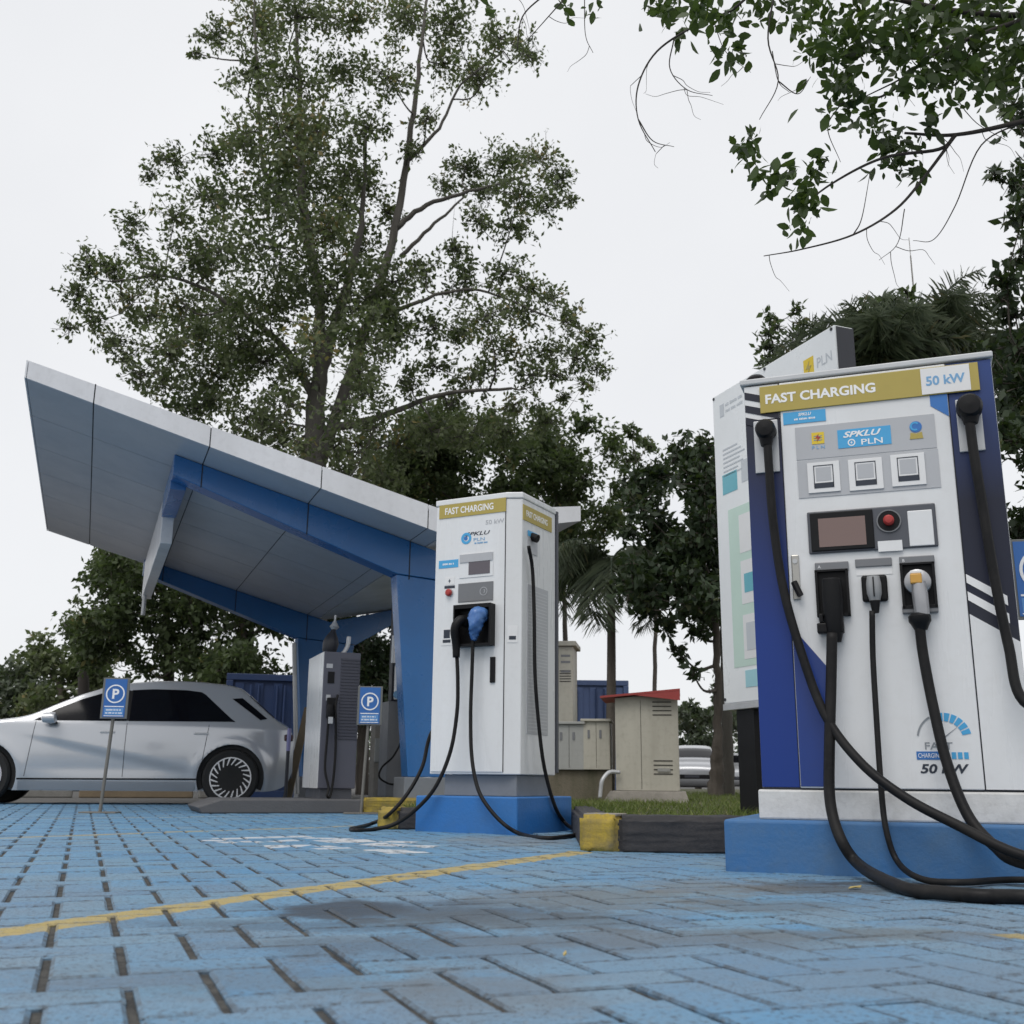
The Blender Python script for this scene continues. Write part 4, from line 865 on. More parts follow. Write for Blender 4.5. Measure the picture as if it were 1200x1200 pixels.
# ------------------------------------------------------------------ parking signs
def parking_sign(label, X, Y, zt, bw=.205, bh=.36, face=0., lean=.0):
    T = thing('parking_sign', label, 'parking sign', (X, Y, 0), -math.radians(face), 'parking signs')
    obj('base_plate', bx(-.17, .17, -.1, .1, 0, .014), m_pole, T, bevel=.003)
    bm = bmesh.new(); tube(bm, [(0, 0, .014), (lean, 0, zt-bh*.4)], .016, 10); obj('post', bm, m_pole, T, smooth=True)
    x0, x1 = lean-bw/2, lean+bw/2; obj('frame', bx(x0-.022, x1+.022, -.034, -.017, zt-bh-.015, zt+.012), m_signback, T, bevel=.003)
    s = obj('board', bx(x0, x1, -.038, -.0345, zt-bh, zt), m_signblue, T)
    cz = zt-bh*.39; cx = lean
    obj('circle', ring(bmesh.new(), (cx, cz), bw*.37, bw*.43, -.041, -.0375), m_letter, s)
    text('letter', 'P', m_letter, s, (cx+.004, -.0385, cz), height=bw*.46, bold=.03)
    bm = bmesh.new(); box(bm, x0+.012, x1-.012, -.0395, -.0375, zt-bh*.735, zt-bh*.71); box(bm, x0+.012, x1-.012, -.0395, -.0375, zt-bh*.975, zt-bh*.958); obj('rule', bm, m_letter, s)
    obj('text_band', bx(x0+.014, x1-.014, -.0392, -.0375, zt-bh*.94, zt-bh*.76), m_signblue2, s)
    fine_print('small_print', m_letter, s, (cx, -.0397, zt-bh*.81), bw*.70, .015); fine_print('small_print', m_letter, s, (cx, -.0397, zt-bh*.89), bw*.76, .015)
    return T
p = gz(117, 953); parking_sign('blue parking sign with a white P, in front of the silver car', p[0], p[1], 1.245, lean=.045, face=-4)
p = at(423, 953, 10.95); parking_sign('blue parking sign with a white P, by the yellow kerb under the canopy', p[0], 10.95, 1.235, lean=.045, face=-4)
p = at(1207, 630, 5.0); parking_sign('blue parking sign with a white P, behind the right edge of the wide charger', p[0]+.03, 5.0, 1.47, bw=.24, bh=.36, face=10)

# ------------------------------------------------------------------ information board
def info_board():
    A = at(835, 470, 8.0); B = at(977, 376, 6.58); d = B-A; L = math.hypot(d[0], d[1]); rz = math.atan2(d[1], d[0])
    z0, z1 = .90, (A[2]+B[2])/2
    T = thing('information_board', 'tall white information board on a dark post behind the wide charger', 'board', (A[0], A[1], 0.125), rz)
    z0 -= .125; z1 -= .125
    # local x runs from the far edge to the near edge, the printed face looks along local -y
    tk = .15
    obj('panel', bx(0, L, 0, tk, z0, z1), m_boardwhite, T, bevel=.006)
    obj('edge_cover', bx(L, L+.006, .014, tk, z0+.01, z1-.01), m_boarddark, T); obj('back_sheet', bx(.01, L, tk, tk+.006, z0, z1), m_boarddark, T)
    obj('bottom_rail', bx(-.006, L+.004, -.008, tk+.004, z0-.05, z0-.002), m_palemetal, T, bevel=.004)
    obj('post', bx(.13, .35, .02, .13, -.15, z0-.051), m_black, T)
    obj('post', bx(1.06, 1.24, .02, .13, -.15, z0-.051), m_black, T)
    f = T
    def pr(nm, m, x0, x1, a, b, t=.002): return obj(nm, bx(x0, x1, -t, -.0003, z0+a, z0+b), m, f)
    H = z1-z0
    pr('green_print', m_boardgreen, .16, .62, .25, H*.60); pr('cyan_print', m_boardcyan, .30, .60, .10, .22, .003)
    pr('teal_print', m_boardteal, .10, .30, H*.655, H*.72); pr('teal_print', m_boardtxt, .36, .55, H*.67, H*.74)
    pr('white_print', m_paper, .30, .58, .30, .62, .0035); pr('white_print', m_paper, .30, .58, .70, 1.02, .0035); pr('white_print', m_paper, .30, .58, 1.08, H*.57, .0035)
    pr('grey_print', m_boardtxt, .34, .50, .36, .56, .005); pr('cyan_print', m_boardteal, .34, .52, .78, .92, .005)
    bm = bmesh.new()
    for k in range(7): box(bm, .12, .12+.2+.12*((k*37) % 5)/5, -.002, -.0003, z0+H*.80-k*.035, z0+H*.80-k*.035+.012)
    obj('text_print', bm, m_boardtxt, f)
    pr('logo_print', m_boardtxt, .10, .16, H+z0*0-.20, H-.10)
    fine_print('small_print', m_boardtxt, f, (.30, -.001, z1-.12), .24, .025); fine_print('small_print', m_boardtxt, f, (.30, -.001, z1-.17), .24, .025)
    cx, cz = 1.23, z1-.20; obj('logo_print', bx(cx-.055, cx+.055, -.002, -.0003, cz-.07, cz+.07), m_yellow, f)
    obj('logo_bolt', face_prism(bmesh.new(), bolt_poly(cx, cz, .10), -.004, -.0018), m_gold, f)
    text('board_lettering', 'PLN', m_boardtxt, f, (cx+.17, -.001, cz), width=.16, height=.07, bold=.01)
    for x, z in ((.02, z1-.02), (L-.03, z1-.02), (.02, z0+.03), (.72, z1-.02)): obj('screw', disc(bmesh.new(), (x, z), .012, -.006, -.0003, 10), m_slate, f)
info_board()

# ------------------------------------------------------------------ cabinets behind the tall charger
def cabinets():
    Y = 11.6
    def W(x, y, Yd=Y): return at(x, y, Yd)
    # red roofed cabinet
    a, b = W(722, 930), W(796, 930); zt = W(790, 812)[2]; ztl = W(722, 818)[2]; wd = b[0]-a[0]
    T = thing('meter_cabinet', 'cream metal cabinet with a sloping red roof on a concrete foot', 'cabinet', (a[0], Y, .115), math.radians(-9))
    z0 = .24-.115
    bm = bmesh.new(); prism(bm, [(-.14, -.10, 0), (wd+.10, -.10, 0), (wd+.06, -.06, z0), (-.06, -.06, z0)], [(-.14, .7, 0), (wd+.10, .7, 0), (wd+.06, .66, z0), (-.06, .66, z0)]); obj('foot', bm, m_kstone, T, bevel=.01)
    bm = bmesh.new(); face_prism(bm, [(0, z0+.002), (wd, z0+.002), (wd, zt-.115), (0, ztl-.115)], 0, .6); cb = obj('cabinet_body', bm, m_cabinet, T, bevel=.006)
    bm = bmesh.new(); box(bm, wd*.405, wd*.412, -.003, .002, z0+.02, ztl-.14); obj('door_gap', bm, m_louver, T)
    for zz in (zt-.36, z0+.17):
        bm = bmesh.new()
        for k in range(4): box(bm, wd*.60, wd*.90, -.004, .001, zz+k*.045, zz+k*.045+.012)
        obj('louver', bm, m_louver, T)
    obj('latch', bx(wd*.66, wd*.86, -.012, -.001, z0+.20, z0+.235), m_steel, T)
    sl = (zt-ztl)/wd; bm = bmesh.new(); x0, x1 = -.15, wd+.03; q = lambda x: ztl-.108+sl*x
    prism(bm, [(x0, -.10, q(x0)), (x1, -.10, q(x1)), (x1, -.10, q(x1)+.022), (x0, -.10, q(x0)+.022)], [(x0, .72, q(x0)), (x1, .72, q(x1)), (x1, .72, q(x1)+.022), (x0, .72, q(x0)+.022)]); obj('roof', bm, m_redroof, T)
    bm = bmesh.new(); face_prism(bm, [(wd*.3, q(wd*.3)), (wd+.028, q(wd)-.10), (wd+.028, q(wd+.028)-.001), (wd*.3, q(wd*.3)-.001+.0)], -.098, -.09); obj('roof_apron', bm, m_redroof, T)
    # conduit
    c = tube(bmesh.new(), catmull([W(726, 905, Y-.05), W(714, 905, Y-.1), W(706, 914, Y-.15), W(704, 925, Y-.15), W(703, 935, Y-.15)], 6), .022, 8); o = obj('conduit', c, m_palemetal, smooth='all'); tag(o, 'pale bent conduit pipe entering the red roofed cabinet from the grass', 'pipe')
    # tall cream cabinet
    Y2 = 12.4; a, b = W(640, 905, Y2), W(672, 905, Y2); zt = W(660, 752, Y2)[2]
    T = thing('switch_cabinet', 'tall narrow cream cabinet with a flat cap, right behind the tall white charger', 'cabinet', (a[0], Y2, .115), math.radians(-9)); wd = b[0]-a[0]; H = zt-.115
    obj('cabinet_body', bx(0, wd, 0, .5, .15, H-.06), m_cabinet, T, bevel=.006); obj('cap', bx(-.03, wd+.04, -.05, .55, H-.058, H), m_cabinet, T, bevel=.01); obj('foot', bx(-.03, wd+.03, -.03, .53, 0, .148), m_kstone, T)
    for zz in (H*.74, H*.25):
        bm = bmesh.new()
        for k in range(5): box(bm, wd*.5, wd*.92, -.004, .001, zz+k*.03, zz+k*.03+.01)
        obj('louver', bm, m_louver, T)
    for zz in (.90, .86, .80): obj('label', bx(wd*.55, wd*.9, -.004, .001, H*zz, H*zz+.025), m_midgrey, T)
    # pair of electrical boxes on a stained plinth
    Y3 = 11.9; a, b = W(650, 905, Y3), W(686, 905, Y3)
    pw = thing('concrete_block', 'moss stained concrete block under the grey electrical boxes', 'block', (a[0], Y3, .11), math.radians(-9))
    zb = W(690, 902, Y3)[2]-.11; wall = W(717, 905, Y3)[0]-a[0]; obj('block_body', bx(-.1, wall, .05, .5, 0, zb-.004), mat('moss stained concrete', (.15, .13, .095), .9, dirt=.8, dcol=(.05, .055, .03), scale=4, bump=.6, streak=True), pw, bevel=.012)
    for (xa, xb, ya, lab, mm) in ((649, 686, 846, 'squat grey electrical box with a sloped lid, against the cream cabinet', m_cabinet2), (682, 716, 843, 'cream electrical box standing right of the squat grey box', m_cabinet)):
        a, b = W(xa, 902, Y3), W(xb, 902, Y3); zt = W(xb, ya, Y3)[2]; wd = b[0]-a[0]-.012
        T = thing('electrical_box', lab, 'electrical box', (a[0], Y3-(a[0]-W(650, 905, Y3)[0])*math.sin(math.radians(9)), a[2]), math.radians(-9)); H = zt-a[2]
        obj('box_body', bx(0, wd, 0, .42, .0, H-.03), mm, T, bevel=.008); obj('lid', bx(-.015, wd+.012, -.03, .44, H-.029, H), mm, T, bevel=.006)
        obj('box_gap', bx(wd*.5, wd*.512, -.003, .001, .02, H-.04), m_louver, T); [obj('catch', bx(wd*k, wd*(k+.08), -.008, -.0005, H*.62, H*.78), m_midgrey, T) for k in (.20, .62)]
cabinets()

def container(label, name, x0, x1, y0, Y, m, depth=2.4, doors=True, rz=0., zb=-.03, H=2.59):
    a = at(x0, 900, Y); b = at(x1, 900, Y); wd = b[0]-a[0]
    T = thing(name, label, 'container', (a[0], Y, zb), rz, None); bm = bmesh.new(); box(bm, 0, wd, .03, depth, .15, H-.1); n = int(wd/.28)
    for k in range(n): x = wd*(k+.3)/n; box(bm, x, x+wd/n*.45, 0.0, .029, .2, H-.16)
    obj('container_wall', bm, m, T); bm = bmesh.new()
    for q in ((-.06, .06), (wd-.06, wd+.06)): box(bm, q[0], q[1], -.03, .1, 0, H-.12)
    box(bm, -.06, wd+.06, -.03, depth, H-.118, H); box(bm, -.06, wd+.06, -.03, .1, .0, .148); obj('container_frame', bm, m, T, bevel=.01)
    bm = bmesh.new()
    for f in (.28, .38, .62, .72): tube(bm, [(wd*f, -.05, .2), (wd*f, -.05, H-.2)], .022, 8)
    obj('lock_bar', bm, m_darkcont, T); return T
container('faded blue shipping container behind the electrical boxes', 'shipping_container', 640, 735, 0, 24.5, m_container, zb=-.03)
container('dark blue shipping container behind the rear of the silver car', 'shipping_container', 262, 352, 0, 19.5, m_darkcont, zb=-.03, H=2.2, rz=math.radians(14))

# clutter by the far column
q = at(336, 915, 15.2); T = thing('timber_plank', 'weathered timber plank leaning by the far blue column', 'plank', (q[0], 15.2, -.03)); bm = bmesh.new(); prism(bm, [(-.06, 0, 0), (.06, 0, 0), (.06, .04, 0), (-.06, .04, 0)], [(.14, .25, 1.35), (.24, .25, 1.35), (.24, .29, 1.35), (.14, .29, 1.35)]); obj('board', bm, m_wood, T)
q = at(335, 925, 13.9); T = thing('bollard_post', 'thin dark post with a pale violet band behind the silver car', 'post', (q[0], 13.9, -.03)); obj('post', tube(bmesh.new(), [(0, 0, 0), (0, 0, .78)], .022, 8), m_slate, T); obj('band', tube(bmesh.new(), [(0, 0, .70), (0, 0, .98)], .026, 8), mat('pale violet band', (.25, .24, .45), .4), T)

# wheel stops and far kerb behind the paving
for i in range(4):
    q = CAN.world(-7.2+i*2.0, 9.3); o = obj('kerb_stone', bx(0, 1.9, 0, .16, -.03, .17), m_wood if i % 2 == 0 else m_concrete, bevel=.02); o.location = tuple(q); o.rotation_euler = (0, 0, -CAN.az)
    tag(o, ['brownish far kerb stone under the front wheel of the silver car', 'grey far kerb stone seen beneath the car doors', 'brownish far kerb stone seen beneath the car, left of its rear wheel', 'grey far kerb stone beyond the rear of the car'][i], 'kerb', 'painted kerb stones')

# ------------------------------------------------------------------ cars
def interp(tab, x):
    xs = [t[0] for t in tab]
    return [float(np.interp(x, xs, [t[k] for t in tab])) for k in range(1, len(tab[0]))]
HATCH = [(0, .42, .70), (.04, .30, .80), (.15, .22, .88), (.5, .19, .955), (.9, .19, 1.01), (1.2, .19, 1.055), (1.36, .19, 1.10), (1.6, .19, 1.225), (1.9, .19, 1.37), (2.2, .19, 1.475), (2.5, .19, 1.54), (2.8, .19, 1.575), (3.1, .19, 1.588), (3.4, .19, 1.582), (3.7, .19, 1.555), (3.86, .19, 1.525), (3.95, .19, 1.49), (4.02, .19, 1.42), (4.14, .19, 1.31), (4.28, .19, 1.19), (4.40, .20, 1.09), (4.52, .24, 1.03), (4.61, .32, .96), (4.635, .45, .86)]
def smoothtab(tab, n=110):
    xs = np.linspace(tab[0][0], tab[-1][0], n); out = []
    for x in xs:
        v = np.mean([interp(tab, min(max(x+o, tab[0][0]), tab[-1][0])) for o in (-.05, -.025, 0, .025, .05)], 0); out.append((x, *v))
    out[0] = tab[0]; out[-1] = tab[-1]; return out
def make_car(label, loc, rz, paint, group, sc=1., front_only=False):
    tab = smoothtab(HATCH); L = 4.635
    def zbt(x): return interp(tab, x)
    def half(x, z):
        w0 = .935*(1-.20*abs((x-2.35)/2.35)**5-.03*abs((x-2.35)/2.35)**2)
        w = w0-.05*((z-.66)/.46)**2 if z < 1.0 else w0-.05*((1.0-.66)/.46)**2-.40*(z-1.0)-.10*(z-1.)**2
        # door crease: scooped below a diagonal that falls towards the rear wheel
        k = (z-(.88-.21*(x-1.4))); sc_ = math.exp(-((x-2.35)/.98)**4)*.024
        if z < 1.0: w -= sc_*max(0, min(1, -k/.07))*max(0., min(1., (z-.3)/.16))
        # flared arches
        for h in (.845, 3.845):
            r = math.hypot(x-h, z-.36); w += .022*math.exp(-((r-.45)/.07)**2)
        return w
    T = thing('parked_car', label, 'car', loc, rz, group)
    NS, NT = 34, 8; bm = bmesh.new(); rings = []
    for x, zb, zt in tab:
        rg = []; wt = half(x, zt); cr = .055*min(1., wt/.7)
        pts = [(y, zb) for y in np.linspace(0, half(x, zb), 4)[:-1]] + [(half(x, zb+(zt-zb)*k/NS), zb+(zt-zb)*k/NS) for k in range(NS+1)]
        pts += [(wt*math.cos(q), zt+cr*math.sin(q)) for q in np.linspace(0, math.pi/2, NT+1)[1:]]
        left = [bm.verts.new((x, y, z)) for y, z in pts]; right = [bm.verts.new((x, -y, z)) for y, z in pts[1:-1]][::-1]
        rings.append(left+right)
    for i in range(len(rings)-1):
        for k in range(len(rings[0])): bm.faces.new((rings[i][k], rings[i][(k+1) % len(rings[0])], rings[i+1][(k+1) % len(rings[0])], rings[i+1][k]))
    bm.faces.new(rings[0][::-1]); bm.faces.new(rings[-1])
    body = obj('body', bm, paint, None, smooth='all')
    cut = bmesh.new()
    for h in (.845, 3.845):
        for s in (-1, 1): lathe(cut, [(0, .425), (.5, .425)], (h, s*.62 if s > 0 else -1.12, .36), (0, 1, 0), 40)
    co_ = obj('cutter', cut, paint); b = body.modifiers.new('b', 'BOOLEAN'); b.operation = 'DIFFERENCE'; b.object = co_; b.solver = 'EXACT'
    dg = bpy.context.evaluated_depsgraph_get(); me = bpy.data.meshes.new_from_object(body.evaluated_get(dg)); body.modifiers.clear(); body.data = me; me.name = 'body'; bpy.data.objects.remove(co_); body.parent = T
    try: me.set_sharp_from_angle(angle=math.radians(50))
    except Exception: pass
    # glass follows the body surface, a little proud of it
    def side_panel(name, poly, m, parent, s, lift=.004):
        bmx = bmesh.new(); xs = [p[0] for p in poly]; n = 26; x0, x1 = min(xs), max(xs); lo, hi = [], []
        for i in range(n+1):
            x = x0+(x1-x0)*i/n; zs = []
            for j in range(len(poly)):
                (xa, za), (xb, zb_) = poly[j], poly[(j+1) % len(poly)]
                if (xa-x)*(xb-x) <= 0 and xa != xb: zs.append(za+(zb_-za)*(x-xa)/(xb-xa))
            lo.append((x, min(zs))); hi.append((x, max(zs)))
        R = [[bmx.verts.new((x, s*(half(x, za+(zb_-za)*k/6)+lift), za+(zb_-za)*k/6)) for k in range(7)] for (x, za), (_, zb_) in zip(lo, hi)]
        for i in range(n):
            for k in range(6):
                try: bmx.faces.new((R[i][k], R[i+1][k], R[i+1][k+1], R[i][k+1]))
                except Exception: pass
        return obj(name, bmx, m, parent, smooth='all')
    def top_panel(name, x0, x1, f, m, lift=.006, inset=.06):
        bmx = bmesh.new(); R = []
        for i in range(15):
            x = x0+(x1-x0)*i/14; zb, zt = zbt(x); wt = half(x, zt); cr = .055*min(1., wt/.7)
            R.append([bmx.verts.new((x-(lift if x0 < 3 else -lift), (wt-inset)*math.sin(q), zt+lift+cr*math.sqrt(max(0, 1-((wt-inset)*math.sin(q)/wt)**2)))) for q in np.linspace(-math.pi/2, math.pi/2, 13)])
        for i in range(14):
            for k in range(12): bmx.faces.new((R[i][k], R[i+1][k], R[i+1][k+1], R[i][k+1]))
        return obj(name, bmx, m, body, smooth='all')
    for s in (-1, 1):
        side_panel('side_window', [(1.40, 1.045), (2.50, 1.058), (2.50, 1.462), (2.2, 1.425), (1.95, 1.335), (1.66, 1.20)], m_carglass, body, s)
        side_panel('side_window', [(2.53, 1.058), (3.86, 1.078), (3.80, 1.12), (3.42, 1.46), (3.2, 1.485), (2.8, 1.485), (2.53, 1.465)], m_carglass, body, s)
        side_panel('door_pillar', [(2.495, 1.062), (2.535, 1.062), (2.535, 1.46), (2.495, 1.455)], m_black, body, s, .005)
        side_panel('rear_quarter_trim', [(3.80, 1.385), (3.93, 1.40), (4.27, 1.13), (4.18, 1.11)], m_carglass, body, s, .005)
        side_panel('sill', [(1.30, .20), (3.40, .20), (3.40, .305), (1.30, .305)], m_silver2, body, s, .010)
        side_panel('sill_line', [(1.28, .318), (3.42, .330), (3.42, .350), (1.28, .338)], m_black, body, s, .006)
        for x in (1.36, 2.515, 3.48):
            pts = [(x+(.10*(z-.36) if x == 1.36 else (.0 if x < 3 else .12*max(0, z-.6))), z) for z in np.linspace(.36, 1.03, 14)]
            obj('door_seam', tube(bmesh.new(), [(a, s*(half(a, z)+.0005), z) for a, z in pts], .0035, 5), m_black, body)
        for x in (2.30, 3.45):
            y = half(x, .915); obj('door_handle', bx(x-.10, x+.08, min(s*(y-.01), s*(y+.012)), max(s*(y-.01), s*(y+.012)), .90, .928), m_palemetal, body, bevel=.006)
        bmx = bmesh.new(); lathe(bmx, [(-.12, .02), (-.09, .07), (0, .085), (.05, .075), (.07, .04)], (1.62, s*1.03, 1.07), (1, s*.1, 0), 14)
        for v in bmx.verts: v.co.z = 1.07+(v.co.z-1.07)*.85
        mr = obj('side_mirror', bmx, paint, body, smooth=True); obj('mirror_arm', bx(1.58, 1.68, min(s*.86, s*.99), max(s*.86, s*.99), 1.0, 1.03), m_black, mr)
        hb = bx(.02, .14, min(s*.45, s*.78), max(s*.45, s*.78), .70, .78); obj('headlight', hb, m_headlamp, body, bevel=.02)
        tb = bx(4.50, 4.622, min(s*.40, s*.79), max(s*.40, s*.79), .84, .93); obj('taillight', tb, m_taillamp, body, bevel=.02)
        for h in (.845, 3.845):
            ar = bmesh.new(); n = 20
            for i in range(n):
                t0, t1 = math.pi*(-.12+1.24*i/n), math.pi*(-.12+1.24*(i+1)/n)
                q = [(h+math.cos(t)*r, .36+math.sin(t)*r) for t, r in ((t0, .366), (t0, .424), (t1, .424), (t1, .366))]
                ya, yb = sorted((s*.66, s*.86)); prism(ar, [(a, ya, z) for a, z in q], [(a, yb, z) for a, z in q])
            obj('arch_liner', ar, m_tyre, body)
            c = Vector((h, s*.82, .36)); wh = obj('wheel', lathe(bmesh.new(), [(-.11, .26), (-.115, .33), (-.09, .355), (0, .362), (.09, .355), (.115, .33), (.11, .26)], c, (0, 1, 0), 40), m_tyre, T, smooth=True)
            f = .116*s; rd = bmesh.new(); lathe(rd, [(-.09*s, .262), (-.032*s, .262)], c+Vector((0, f, 0)), (0, 1, 0), 36); obj('rim', rd, m_rimdark, wh)
            sp = bmesh.new()
            for k in range(20):
                t = 2*math.pi*k/20; dt = .30*s
                for (ra, rb, ta, tb_, wa, wb) in ((.165, .252, t, t+dt*.75, .006, .011),):
                    A = Vector((math.cos(ta)*ra, 0, math.sin(ta)*ra)); B = Vector((math.cos(tb_)*rb, 0, math.sin(tb_)*rb)); n_ = Vector(((B-A).z, 0, -(B-A).x)).normalized()
                    q = [A-n_*wa, A+n_*wa, B+n_*wb, B-n_*wb]; prism(sp, [c+v+Vector((0, f-.028*s, 0)) for v in q], [c+v+Vector((0, f-.004*s, 0)) for v in q])
            lathe(sp, [(-.031*s, .249), (.004*s, .249), (.004*s, .264), (-.031*s, .264)], c+Vector((0, f, 0)), (0, 1, 0), 40)
            obj('spoke', sp, m_rim, wh); obj('hub_cap', lathe(bmesh.new(), [(-.03*s, .03), (-.012*s, .03), (-.008*s, .0)], c+Vector((0, f, 0)), (0, 1, 0), 14), m_midgrey, wh)
    top_panel('windscreen', 1.42, 2.12, 1, m_carglass); top_panel('rear_window', 4.03, 4.37, 1, m_carglass, .008)
    obj('grille', bx(-.008, .06, -.62, .62, .46, .60), m_black, body, bevel=.01); obj('rear_bumper_trim', bx(4.50, 4.64, -.70, .70, .36, .50), m_dark, body, bevel=.02)
    obj('number_plate', bx(-.016, -.009, -.24, .24, .50, .585), m_boarddark, body)
    return T, sc
CAR_RZ = math.radians(14)
r0 = at(270, 910, 13.8); s = .97
T, _ = make_car('silver white electric hatchback parked at the left, seen from its side', (0, 0, 0), 0, m_silver, 'parked cars')
T.scale = (s, s, s); T.rotation_euler = (0, 0, CAR_RZ)
# place: rear wheel hub (local x 3.845, near side y -.935) on the surveyed point
lx, ly = 3.845*s, -.935*s
T.location = (r0[0]-(lx*math.cos(CAR_RZ)-ly*math.sin(CAR_RZ)), r0[1]-(lx*math.sin(CAR_RZ)+ly*math.cos(CAR_RZ)), -.02)
q = at(811, 915, 36.); far1, _ = make_car('silver car far off, facing the camera between the red roofed cabinet and the tree trunks', (q[0], 36., -.03), math.radians(80), m_silver2, 'parked cars')
q = at(868, 915, 46.); far2 = dup(far1, (q[0], 46., -.03), math.radians(86), 'farthest silver car, mostly hidden between the grey trunk and the board post', 'parked cars')

# ------------------------------------------------------------------ vegetation
def leafmesh(name, C, ln, wd, m, parent, droop=.35, tint=None, spread=.28, oval=False):
    n = len(C); C = np.asarray(C)
    d = rng.normal(0, 1, (n, 3)); d[:, 2] -= droop; d /= np.linalg.norm(d, axis=1)[:, None]
    r = rng.normal(0, 1, (n, 3)); s = np.cross(d, r); s /= np.linalg.norm(s, axis=1)[:, None]; nn = np.cross(s, d)
    k_ = rng.uniform(.55, 1.4, n)[:, None]; l = ln*k_; w_ = wd*k_*rng.uniform(.75, 1.25, n)[:, None]
    if oval: V = [C, C+d*l*.22+s*w_*.36+nn*l*.04, C+d*l*.5+s*w_*.5+nn*l*.07, C+d*l*.8+s*w_*.30+nn*l*.03, C+d*l-nn*l*.03, C+d*l*.8-s*w_*.30+nn*l*.03, C+d*l*.5-s*w_*.5+nn*l*.07, C+d*l*.22-s*w_*.36+nn*l*.04]
    else: V = [C, C+d*l*.45+s*w_*.5+nn*l*.06, C+d*l, C+d*l*.45-s*w_*.5+nn*l*.06]
    K = len(V); V = np.stack(V, 1).reshape(-1, 3)
    me = bpy.data.meshes.new(name); me.vertices.add(K*n); me.vertices.foreach_set('co', V.ravel().astype(np.float32)); me.loops.add(K*n); me.loops.foreach_set('vertex_index', np.arange(K*n, dtype=np.int32))
    me.polygons.add(n); me.polygons.foreach_set('loop_start', np.arange(0, K*n, K, dtype=np.int32)); me.polygons.foreach_set('loop_total', np.full(n, K, dtype=np.int32)); me.update()
    t = rng.normal(.45, spread, n) if tint is None else tint+rng.normal(0, spread*.6, n)
    a = me.attributes.new('tint', 'FLOAT', 'FACE'); a.data.foreach_set('value', np.clip(t, 0, 1).astype(np.float32))
    me.materials.append(m); o = bpy.data.objects.new(name, me); COL.objects.link(o); o.parent = parent; return o
def tree(name, label, base, trunk, clumps, leaf, m_leaf, m_bk, group=None, dens=1., limb=.04, sub=15, cat='tree', zbase=-.03, depth_jit=1.5, flat_=.75, twigs=True, minr=.010, spread_sub=1., puff=.17):
    """trunk: list of poly-lines of (photo x, y, depth, radius); clumps: (photo x, y, photo radius, depth[, tint])"""
    T = thing(name, label, cat, (base[0], base[1], zbase), 0, group); B = np.array([base[0], base[1], zbase])
    bm = bmesh.new(); skel = []
    for ln in trunk:
        pts = [np.array(p[:3]) if len(p) == 5 else at(p[0], p[1], p[2]) for p in ln]; rad = [p[-1] for p in ln]
        if ln is trunk[0]: pts = [B+np.array([0, 0, -.1])]+pts; rad = [rad[0]*1.25]+rad
        P = catmull([tuple(p-B) for p in pts], 6); rr = np.interp(np.linspace(0, len(rad)-1, len(P)), range(len(rad)), rad)
        P = [p+Vector(rng.normal(0, .012*max(1, rr[0]*4), 3)) if 0 < i < len(P)-1 else p for i, p in enumerate(P)]
        tube(bm, P, [float(v) for v in rr], 9); skel += [(np.array(p), r) for p, r in zip(P, rr)]
    C, TT = [], []; sp = np.array([q for q, _ in skel]); sr = np.array([r for _, r in skel])
    for cl in clumps:
        x, y, rp, Yd = cl[:4]; Yd = Yd+rng.uniform(-depth_jit, depth_jit); c = at(x, y, Yd)-B; r = rp*Yd/1290.
        dd = np.linalg.norm(sp-c, axis=1)+np.where(sp[:, 2] > c[2]-.25*r, 1.1*r+.2, 0); k = int(np.argmin(dd)); st = sp[k]
        mid = (st+c)/2+np.array([0, 0, -.12*np.linalg.norm(c-st)])+rng.normal(0, .07*np.linalg.norm(c-st), 3)
        P = catmull([tuple(st), tuple(mid), tuple(c)], 5); r0_ = min(sr[k]*.7, limb*(.6+.5*min(2.5, np.linalg.norm(c-st))/2)); tube(bm, P, [r0_, max(minr, r0_*.3)], 6)
        for p in P[3:]: sp = np.vstack([sp, np.array(p)]); sr = np.append(sr, r0_*.5)
        t0 = (cl[4] if len(cl) > 4 else .45)+rng.normal(0, .13)
        ns = sub; nl = int(dens*3.0*(3.14*r*r)/(leaf[0]*leaf[1]*.5)/ns)
        for q in range(ns):
            v = rng.normal(0, 1, 3); v /= np.linalg.norm(v); o_ = c+v*r*rng.uniform(.0, .55)*np.array([1, 1, flat_]); w_ = v+rng.normal(0, .55, 3)+np.array([0, 0, .12]); w_ /= np.linalg.norm(w_)
            Ls = r*rng.uniform(.45, 1.0)*spread_sub; e_ = o_+w_*Ls*np.array([1, 1, .9])
            if twigs: tube(bm, [tuple(c), tuple(o_), tuple(o_+(e_-o_)*.6+np.array([0, 0, -.03*r])), tuple(e_)], [minr, minr*.35], 4)
            m_ = max(3, int(nl*rng.uniform(.5, 1.5))); t_ = rng.uniform(.0, 1.08, m_)**.8; pos = o_+(e_-o_)*t_[:, None]+rng.normal(0, 1, (m_, 3))*(r*puff*(1.25-.55*t_))[:, None]
            C.append(pos); TT.append(np.full(m_, t0+rng.normal(0, .16)))
    obj('trunk', bm, m_bk, T, smooth='all'); C = np.vstack(C); leafmesh('crown', C, leaf[0], leaf[1], m_leaf, T, tint=np.concatenate(TT)); return T

